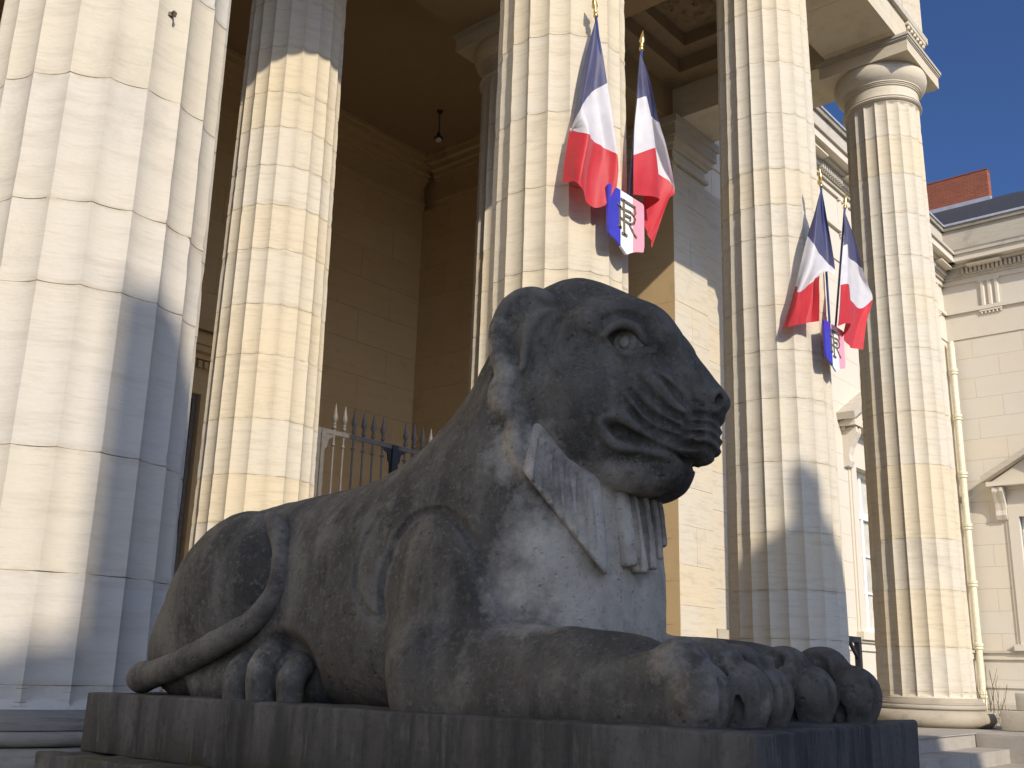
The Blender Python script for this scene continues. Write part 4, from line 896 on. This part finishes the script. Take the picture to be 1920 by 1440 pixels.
def lion_head(F):
    L = lambda pts, off=0.0: lift(F, pts, 'head', off)
    add = lambda pts, r, k=.02, off=0.0: F.tube(L(pts, off), r, k, 'add', 'head', True)
    cut = lambda pts, r, k=.012, off=0.0: F.tube(L(pts, off), r, k, 'cut', 'head', True)
    # brow
    add([(.13, 1.165), (.21, 1.19), (.29, 1.17), (.335, 1.12)], .035, .07, -.012)
    # eye socket, lids
    e = L([(.234, 1.090)])[0]
    F.ell((e[0], e[1] + .010, e[2]), (.052, .036, .046), .008, None, 'cut', 'head', True)
    add([(.178, 1.097), (.200, 1.126), (.235, 1.140), (.270, 1.126), (.295, 1.082)], [.009, .014, .018, .016, .008], .008, .010)
    add([(.172, 1.100), (.200, 1.060), (.240, 1.044), (.285, 1.056), (.320, 1.056)], [.006, .011, .012, .011, .006], .008, .005)
    cut([(.185, 1.152), (.235, 1.170), (.285, 1.150)], .006, .03, .005)
    cut([(.12, 1.112), (.16, 1.094)], .004, .012, .002)
    # cheekbone and muzzle swell
    add([(.27, .995), (.33, .955)], .03, .06, -.02)
    # whisker folds
    for pts in ([(.325, .985), (.39, .915), (.425, .878), (.45, .862)], [(.283, .965), (.335, .895), (.38, .858), (.44, .832)],
                [(.256, .928), (.298, .868), (.345, .832), (.43, .802)], [(.243, .893), (.285, .832), (.34, .797), (.42, .770)]):
        cut(pts, [.006, .013, .015, .013], .010, .002)
    for h0, h1 in ((.862, .866), (.832, .838), (.802, .806), (.770, .774)):
        pts = []
        for s_ in np.linspace(.14, -.14, 13):
            h = h0 + (h1 - h0) * (1 - abs(s_) / .14); ff = np.linspace(.56, .25, 240)
            v = sample(F, h2b(np.stack([ff, 0 * ff + s_, 0 * ff + h], 1)))
            if (v < 0).any(): pts.append((float(ff[np.argmax(v < 0)]) + .002, float(s_), h))
        F.tube(pts, .0095, .012, 'cut', 'head')
    # nose pad
    cut([(.405, .975), (.413, .935), (.428, .905), (.452, .887)], .010, .016, .002)
    F.ell((.487, .062, .918), (.022, .02, .018), .012, None, 'cut', 'head', True)
    F.tube([(.515, 0, .90), (.487, 0, .87), (.487, 0, .80)], .008, .012, 'cut', 'head')
    # mouth
    add([(.180, .835), (.218, .846), (.262, .815), (.30, .785)], [.012, .022, .018, .010], .014, .000)
    cut([(.205, .802), (.228, .797), (.297, .772), (.36, .746), (.395, .734)], [.014, .020, .010, .008, .008], .010, .004)
    F.tube([(.35, .19, .75), (.398, .11, .736), (.41, 0, .734), (.398, -.11, .736), (.35, -.19, .75)], .010, .012, 'cut', 'head')
    add([(.176, .822), (.184, .790), (.215, .758), (.272, .750), (.34, .736), (.38, .720)], [.010, .017, .018, .014, .012, .010], .014, .001)
    # ear
    o = lambda f, h, s: (f, s, h)
    F.ell((-.080, .20, 1.12), (.088, .085, .155), .02, None, 'add', 'head', True)
    F.tube([o(.015, 1.205, .20), o(-.02, 1.245, .215), o(-.075, 1.258, .225), (-.128, .240, 1.225), o(-.150, 1.15, .262), o(-.145, 1.07, .275), o(-.128, 1.005, .275)], [.020, .028, .032, .034, .034, .036, .034], .008, 'add', 'head', True)
    F.tube([o(-.105, 1.190, .30), o(-.07, 1.212, .295), o(-.025, 1.212, .275)], [.024, .030, .022], .008, 'cut', 'head', True)
    F.tube([o(-.098, 1.15, .300), o(-.095, 1.08, .310), o(-.088, 1.02, .312)], [.022, .020, .012], .008, 'cut', 'head', True)
    F.tube([o(.005, 1.195, .245), o(-.03, 1.165, .270), o(-.052, 1.10, .285), o(-.062, 1.00, .292)], [.010, .014, .015, .010], .022, 'add', 'head', True)
    F.tube([o(-.010, 1.15, .290), o(-.025, 1.08, .300), o(-.030, 1.0, .305)], [.010, .013, .012], .008, 'cut', 'head', True)
    # mane edge running down behind the cheek, hanging locks under the ear
    F.tube([(1.730, .285, .98), (1.715, .290, .93), (1.735, .290, .875)], [.045, .058, .05], .010, 'add', both=True)
    F.tube([(1.775, .270, .90), (1.775, .285, .83), (1.79, .300, .75), (1.818, .302, .68), (1.832, .298, .65)], [.03, .045, .05, .045, .038], .010, 'add', both=True)
    F.tube([(1.866, .222, 1.165), (1.852, .243, 1.105), (1.840, .258, 1.036), (1.838, .284, .958), (1.830, .300, .90)], .008, .014, 'cut', both=True)
    F.tube([(1.826, .320, .90), (1.822, .335, .83), (1.832, .340, .75), (1.862, .335, .66)], .010, .014, 'cut', both=True)
def press(F, pts, n, d0=.12):
    """slide points along -n until they meet the surface"""
    out = []
    for p in pts:
        t = np.linspace(d0, -.06, 240); q = np.asarray(p)[None] + t[:, None] * n
        ok = ((q > F.lo) & (q < F.lo + F.vox * (np.array(F.D.shape) - 1))).all(1)
        v = np.where(ok, sample(F, q), 1)
        if (v < 0).any(): out.append(tuple(q[np.argmax(v < 0)]))
    return out
def flap(F, C, n, rr, down, gr=.0075):
    for c in C: F.tube(c, rr, .03)
    e = np.array(C[-1][-1]) - np.array(C[0][-1]); e /= np.linalg.norm(e); N_ = np.cross(e, n); N_ /= np.linalg.norm(N_)
    if N_[2] > 0: N_ = -N_
    for c in C:        # ends cut square, each lock a little stepped
        p = np.array(c[-1])
        m = .5 * (np.array(c[-1]) - np.array(c[-2])); 
    p0 = np.array(C[0][-1]) + N_ * down
    F.op(F.lo, F.lo + 3, lambda P: -((P[0] - p0[0]) * N_[0] + (P[1] - p0[1]) * N_[1] + (P[2] - p0[2]) * N_[2]) + 0 * P[0], .006, 'cut')
def lion_ruff():
    F = Field((1.70, .05, .34), (2.12, .42, .90), .005)
    R0 = [(1.838, .285, .80), (1.847, .275, .775), (1.862, .262, .755), (1.885, .240, .72), (1.910, .212, .69), (1.935, .182, .665), (1.948, .160, .65)]
    R1 = [(1.858, .330, .615), (1.872, .318, .570), (1.895, .298, .525), (1.920, .270, .483), (1.944, .238, .447), (1.958, .206, .419), (1.968, .172, .397)]
    n = np.array([.70, .68, -.2]); n /= np.linalg.norm(n); C = []
    for a, b in zip(R0, R1):
        a = np.array(a); b = np.array(b); m = (a + b) / 2
        C.append([tuple(a - n * .024), tuple(a * .6 + b * .4 - n * .010), tuple(a * .25 + b * .75 + n * .002), tuple(b + n * .011)])
    flap(F, C, n, [.026, .032, .034, .032], -.012)
    for A, B in zip(C[:-1], C[1:]):
        mid = [(np.array(p) + np.array(q)) / 2 for p, q in zip(A, B)]; mid[-1] = mid[-2] + (mid[-1] - mid[-2]) * .80
        g = press(F, [tuple(q) for q in mid], n)
        g = [tuple(np.array(q) - n * (.0 if i_ == 0 else .005)) for i_, q in enumerate(g)]
        if len(g) > 1: F.tube(g, [.004, .0115, .0150, .015][:len(g)], .003, 'cut')
    return F
def lion_ruff_far():
    F = Field((1.70, -.40, .34), (2.12, .12, .90), .005)
    Q0 = [(1.940, .020, .68), (1.945, -.015, .68), (1.958, -.055, .68), (1.96, -.10, .68), (1.95, -.145, .68)]
    Q1 = [(1.985, .044, .430), (1.990, -.004, .415), (1.988, -.060, .430), (1.978, -.112, .465), (1.962, -.158, .510)]
    C = []; n = np.array([.97, .0, -.22])
    for i, (a, b) in enumerate(zip(Q0, Q1)):
        a = np.array(a); b = np.array(b); C.append([tuple(a), tuple(a * .5 + b * .5 + n * .004), tuple(b + n * .012)])
    for c in C: F.tube(c, [.030, .034, .026], .020)
    for A, B in zip(C[:-1], C[1:]):
        g = press(F, [tuple((np.array(p) + np.array(q)) / 2) for p, q in zip(A, B)], n)
        g = [tuple(np.array(q) - n * .008) for q in g]
        if len(g) > 1: F.tube(g, [.009, .013, .013][:len(g)], .003, 'cut')
    for c in C: F.ell((c[-1][0], c[-1][1], c[-1][2] - .040), (.06, .04, .030), .006, None, 'cut')
    return F
def lion_tail():
    F = Field((-.10, .10, -.02), (1.02, .66, .82), .0065)
    F.tube([(.52, .20, .600), (.61, .30, .612), (.700, .368, .598), (.775, .396, .572), (.830, .408, .505), (.858, .420, .44), (.862, .430, .375), (.838, .443, .315), (.765, .460, .245), (.632, .490, .180), (.453, .495, .116), (.260, .482, .072), (.165, .472, .056)],
           [.030, .035, .038, .039, .039, .039, .040, .041, .043, .045, .047, .049, .050], .01)
    F.ell((.155, .470, .056), (.064, .055, .054), .02)
    return F
def lion_eye():
    F = Field((-.1, -.1, -.1), (.1, .1, .1), .004)
    F.ell((0, 0, 0), (.056, .034, .049), .005)
    F.tube([(-.004, .028, .03), (.012, .030, .02), (.018, .030, 0), (.010, .030, -.02), (-.008, .028, -.026), (-.024, .026, -.014), (-.026, .026, .012), (-.004, .028, .03)], .0035, .006, 'cut')
    ring = [(.051 * math.cos(a), .016, .045 * math.sin(a)) for a in np.linspace(0, 2 * math.pi, 25)]
    F.tube(ring, .008, .004)
    return F
# ---------------------------------------------------------------- the lion statue
LOX, LOY, LOZ = -3.66, -1.15, .435
def l2w(V): return np.stack([LOX - V[:, 1], LOY - V[:, 0], LOZ + V[:, 2]], 1)
PALE = [  # (f, s, h, radius, amount): rain-washed places
    (1.93, .22, .42, .15, 1.0), (1.97, .05, .35, .20, 1.0), (1.98, .10, .55, .14, 1.0), (1.95, -.12, .35, .2, 1.0), (1.90, .38, .34, .12, .8), (1.88, .33, .47, .10, .75), (1.98, .2, .27, .12, .9),
    (1.66, .30, 1.10, .09, .55), (1.72, .32, 1.0, .07, .55), (1.72, .33, .90, .07, .5), (1.80, .33, .72, .09, .55), (1.86, .33, .60, .07, .5),
    (1.84, .27, .95, .03, .2), (1.835, .29, .86, .03, .3), (1.855, .28, .76, .06, .7), (2.08, .21, .83, .045, .6), (2.05, .22, .78, .04, .5), (2.12, .2, .74, .06, .35), (2.0, .26, .79, .05, .4),
    (2.42, .45, .15, .10, .33), (2.48, .33, .18, .08, .33), (2.48, .45, .05, .06, .3), (2.55, .30, .06, .05, .3), (2.5, -.3, .12, .12, .22), (.88, .50, .13, .07, .38), (.75, .5, .10, .06, .3), (.55, .52, .33, .10, .22), (1.75, .5, .35, .12, .22)]
def carve(name, V, Q, m, parent, pale=0.0, amp=.0013):
    me = bpy.data.meshes.new(name); Wv = l2w(V)
    # light erosion of the surface
    g = np.sin(V[:, 0] * 41 + V[:, 1] * 17) * np.sin(V[:, 1] * 37 - V[:, 2] * 29 + 1) + .6 * np.sin(V[:, 2] * 83 + V[:, 0] * 61) * np.sin(V[:, 1] * 77 + 2) 
    me.vertices.add(len(V)); me.loops.add(Q.size); me.polygons.add(len(Q))
    me.loops.foreach_set('vertex_index', Q.astype(np.int32).ravel()); me.polygons.foreach_set('loop_start', np.arange(0, Q.size, 4, dtype=np.int32))
    me.vertices.foreach_set('co', Wv.astype(np.float32).ravel()); me.update(calc_edges=True)
    nrm = np.zeros(len(V) * 3, np.float32); me.vertex_normals.foreach_get('vector', nrm); nrm = nrm.reshape(-1, 3)
    Wv = Wv + nrm * (g * amp)[:, None]; me.vertices.foreach_set('co', Wv.astype(np.float32).ravel())
    a = np.full(len(V), pale, np.float32)
    for f, s_, h, r, k in PALE:
        d2 = ((V - np.array([f, s_, h])) ** 2).sum(1); a = np.maximum(a, k * np.exp(-d2 / (2 * r * r)))
    at = me.attributes.new('pale', 'FLOAT', 'POINT'); at.data.foreach_set('value', a)
    sm = relax(V, Q, 40, .6); dv = ((l2w(V) - l2w(sm)) * nrm).sum(1); wr = np.clip((dv - .0010) / .0055, 0, 1).astype(np.float32)  # convexity mask for worn ridges and the painted relief contrast
    wa = me.attributes.new('wear_and_shading', 'FLOAT', 'POINT'); wa.data.foreach_set('value', wr)
    me.materials.append(m); me.polygons.foreach_set('use_smooth', [True] * len(me.polygons)); me.update()
    return link_mesh(name, me, None, parent)
def relax(V, Q, it=1, k=.45):
    e = np.concatenate([Q[:, [0, 1]], Q[:, [1, 2]], Q[:, [2, 3]], Q[:, [3, 0]]]); n = len(V)
    cnt = np.bincount(e[:, 0], minlength=n)
    for _ in range(it):
        acc = np.stack([np.bincount(e[:, 0], V[e[:, 1], i], minlength=n) for i in range(3)], 1) / np.maximum(cnt, 1)[:, None]
        V = V + k * (acc - V)
    return V
ln = thing('lion_statue', 'dark weathered stone lion lying on a plinth with head raised', 'statue', (LOX, LOY - 1.3, LOZ))
LF = lion_field(); V, Q = LF.mesh(); carve('body', relax(V, Q, 1), Q, LION, ln)
V, Q = lion_ruff().mesh(); carve('ruff', relax(V, Q, 1, .25), Q, LION, ln, .62, .001)
V, Q = lion_ruff_far().mesh(); carve('ruff', relax(V, Q, 1, .25), Q, LION, ln, .62, .001)
V, Q = lion_tail().mesh(); carve('tail', relax(V, Q, 2), Q, LION, ln)
e_ = lift(LF, [(.234, 1.090)])[0]; EV, EQ = lion_eye().mesh()
for sg in (1, -1):
    v = h2b((EV + np.array([e_[0], e_[1] - .008, e_[2]])) * np.array([1, sg, 1]))
    carve('eye', v, EQ if sg > 0 else EQ[:, ::-1], LION, ln, .5, .0006)
# ---------------------------------------------------------------- houses across the street (they throw the shade on the lion)
th = thing('townhouse', 'tall rendered townhouse across the street behind the viewer', 'building', (-5, -18, -1.1))
tz = lambda z, y: z + .66 * -y
MB().box(-11.22, -1.94, -24, -16, -1.11, 9.45).build('wall', RENDER, th)
MB().add([(-10.94, -16, 9.45), (-1.99, -16, 9.45), (-3.95, -17, 13.07), (-10.94, -17, 13.07), (-10.94, -24, 9.45), (-1.99, -24, 9.45), (-3.95, -23, 13.07), (-10.94, -23, 13.07)], [(0, 1, 2, 3), (1, 5, 6, 2), (5, 4, 7, 6), (3, 2, 6, 7), (4, 0, 3, 7)]).build('roof', SLATE, th)
MB().box(-11.22, -10.942, -24, -16, 9.451, 12.45).build('gable_wall', RENDER, th)
chm = MB().box(-4.19, -3.99, -17.1, -16.7, 12.9, 13.42).build('chimney', RENDER, th)
for i in range(4):
    for j in range(3):
        x = -10.0 + i * 2.2; z = .3 + j * 3.0
        f_ = MB().box(x - .6, x + .6, -16.0, -15.94, z, z + 2.0).build('window', WHITEP, th); MB().box(x - .52, x + .52, -15.939, -15.93, z + .08, z + 1.92).build('pane', GLASS, f_)
t2 = thing('low_house', 'lower rendered house across the street left of the townhouse', 'building', (-17, -18, -1.1))
MB().box(-14.6, -11.23, -24, -16, -1.11, 10.85).build('wall', RENDER, t2)
for i in range(2):
    for j in range(3):
        x = -13.8 + i * 1.6; z = .3 + j * 3.2
        f_ = MB().box(x - .6, x + .6, -16.0, -15.94, z, z + 2.0).build('window', WHITEP, t2); MB().box(x - .52, x + .52, -15.939, -15.93, z + .08, z + 1.92).build('pane', GLASS, f_)
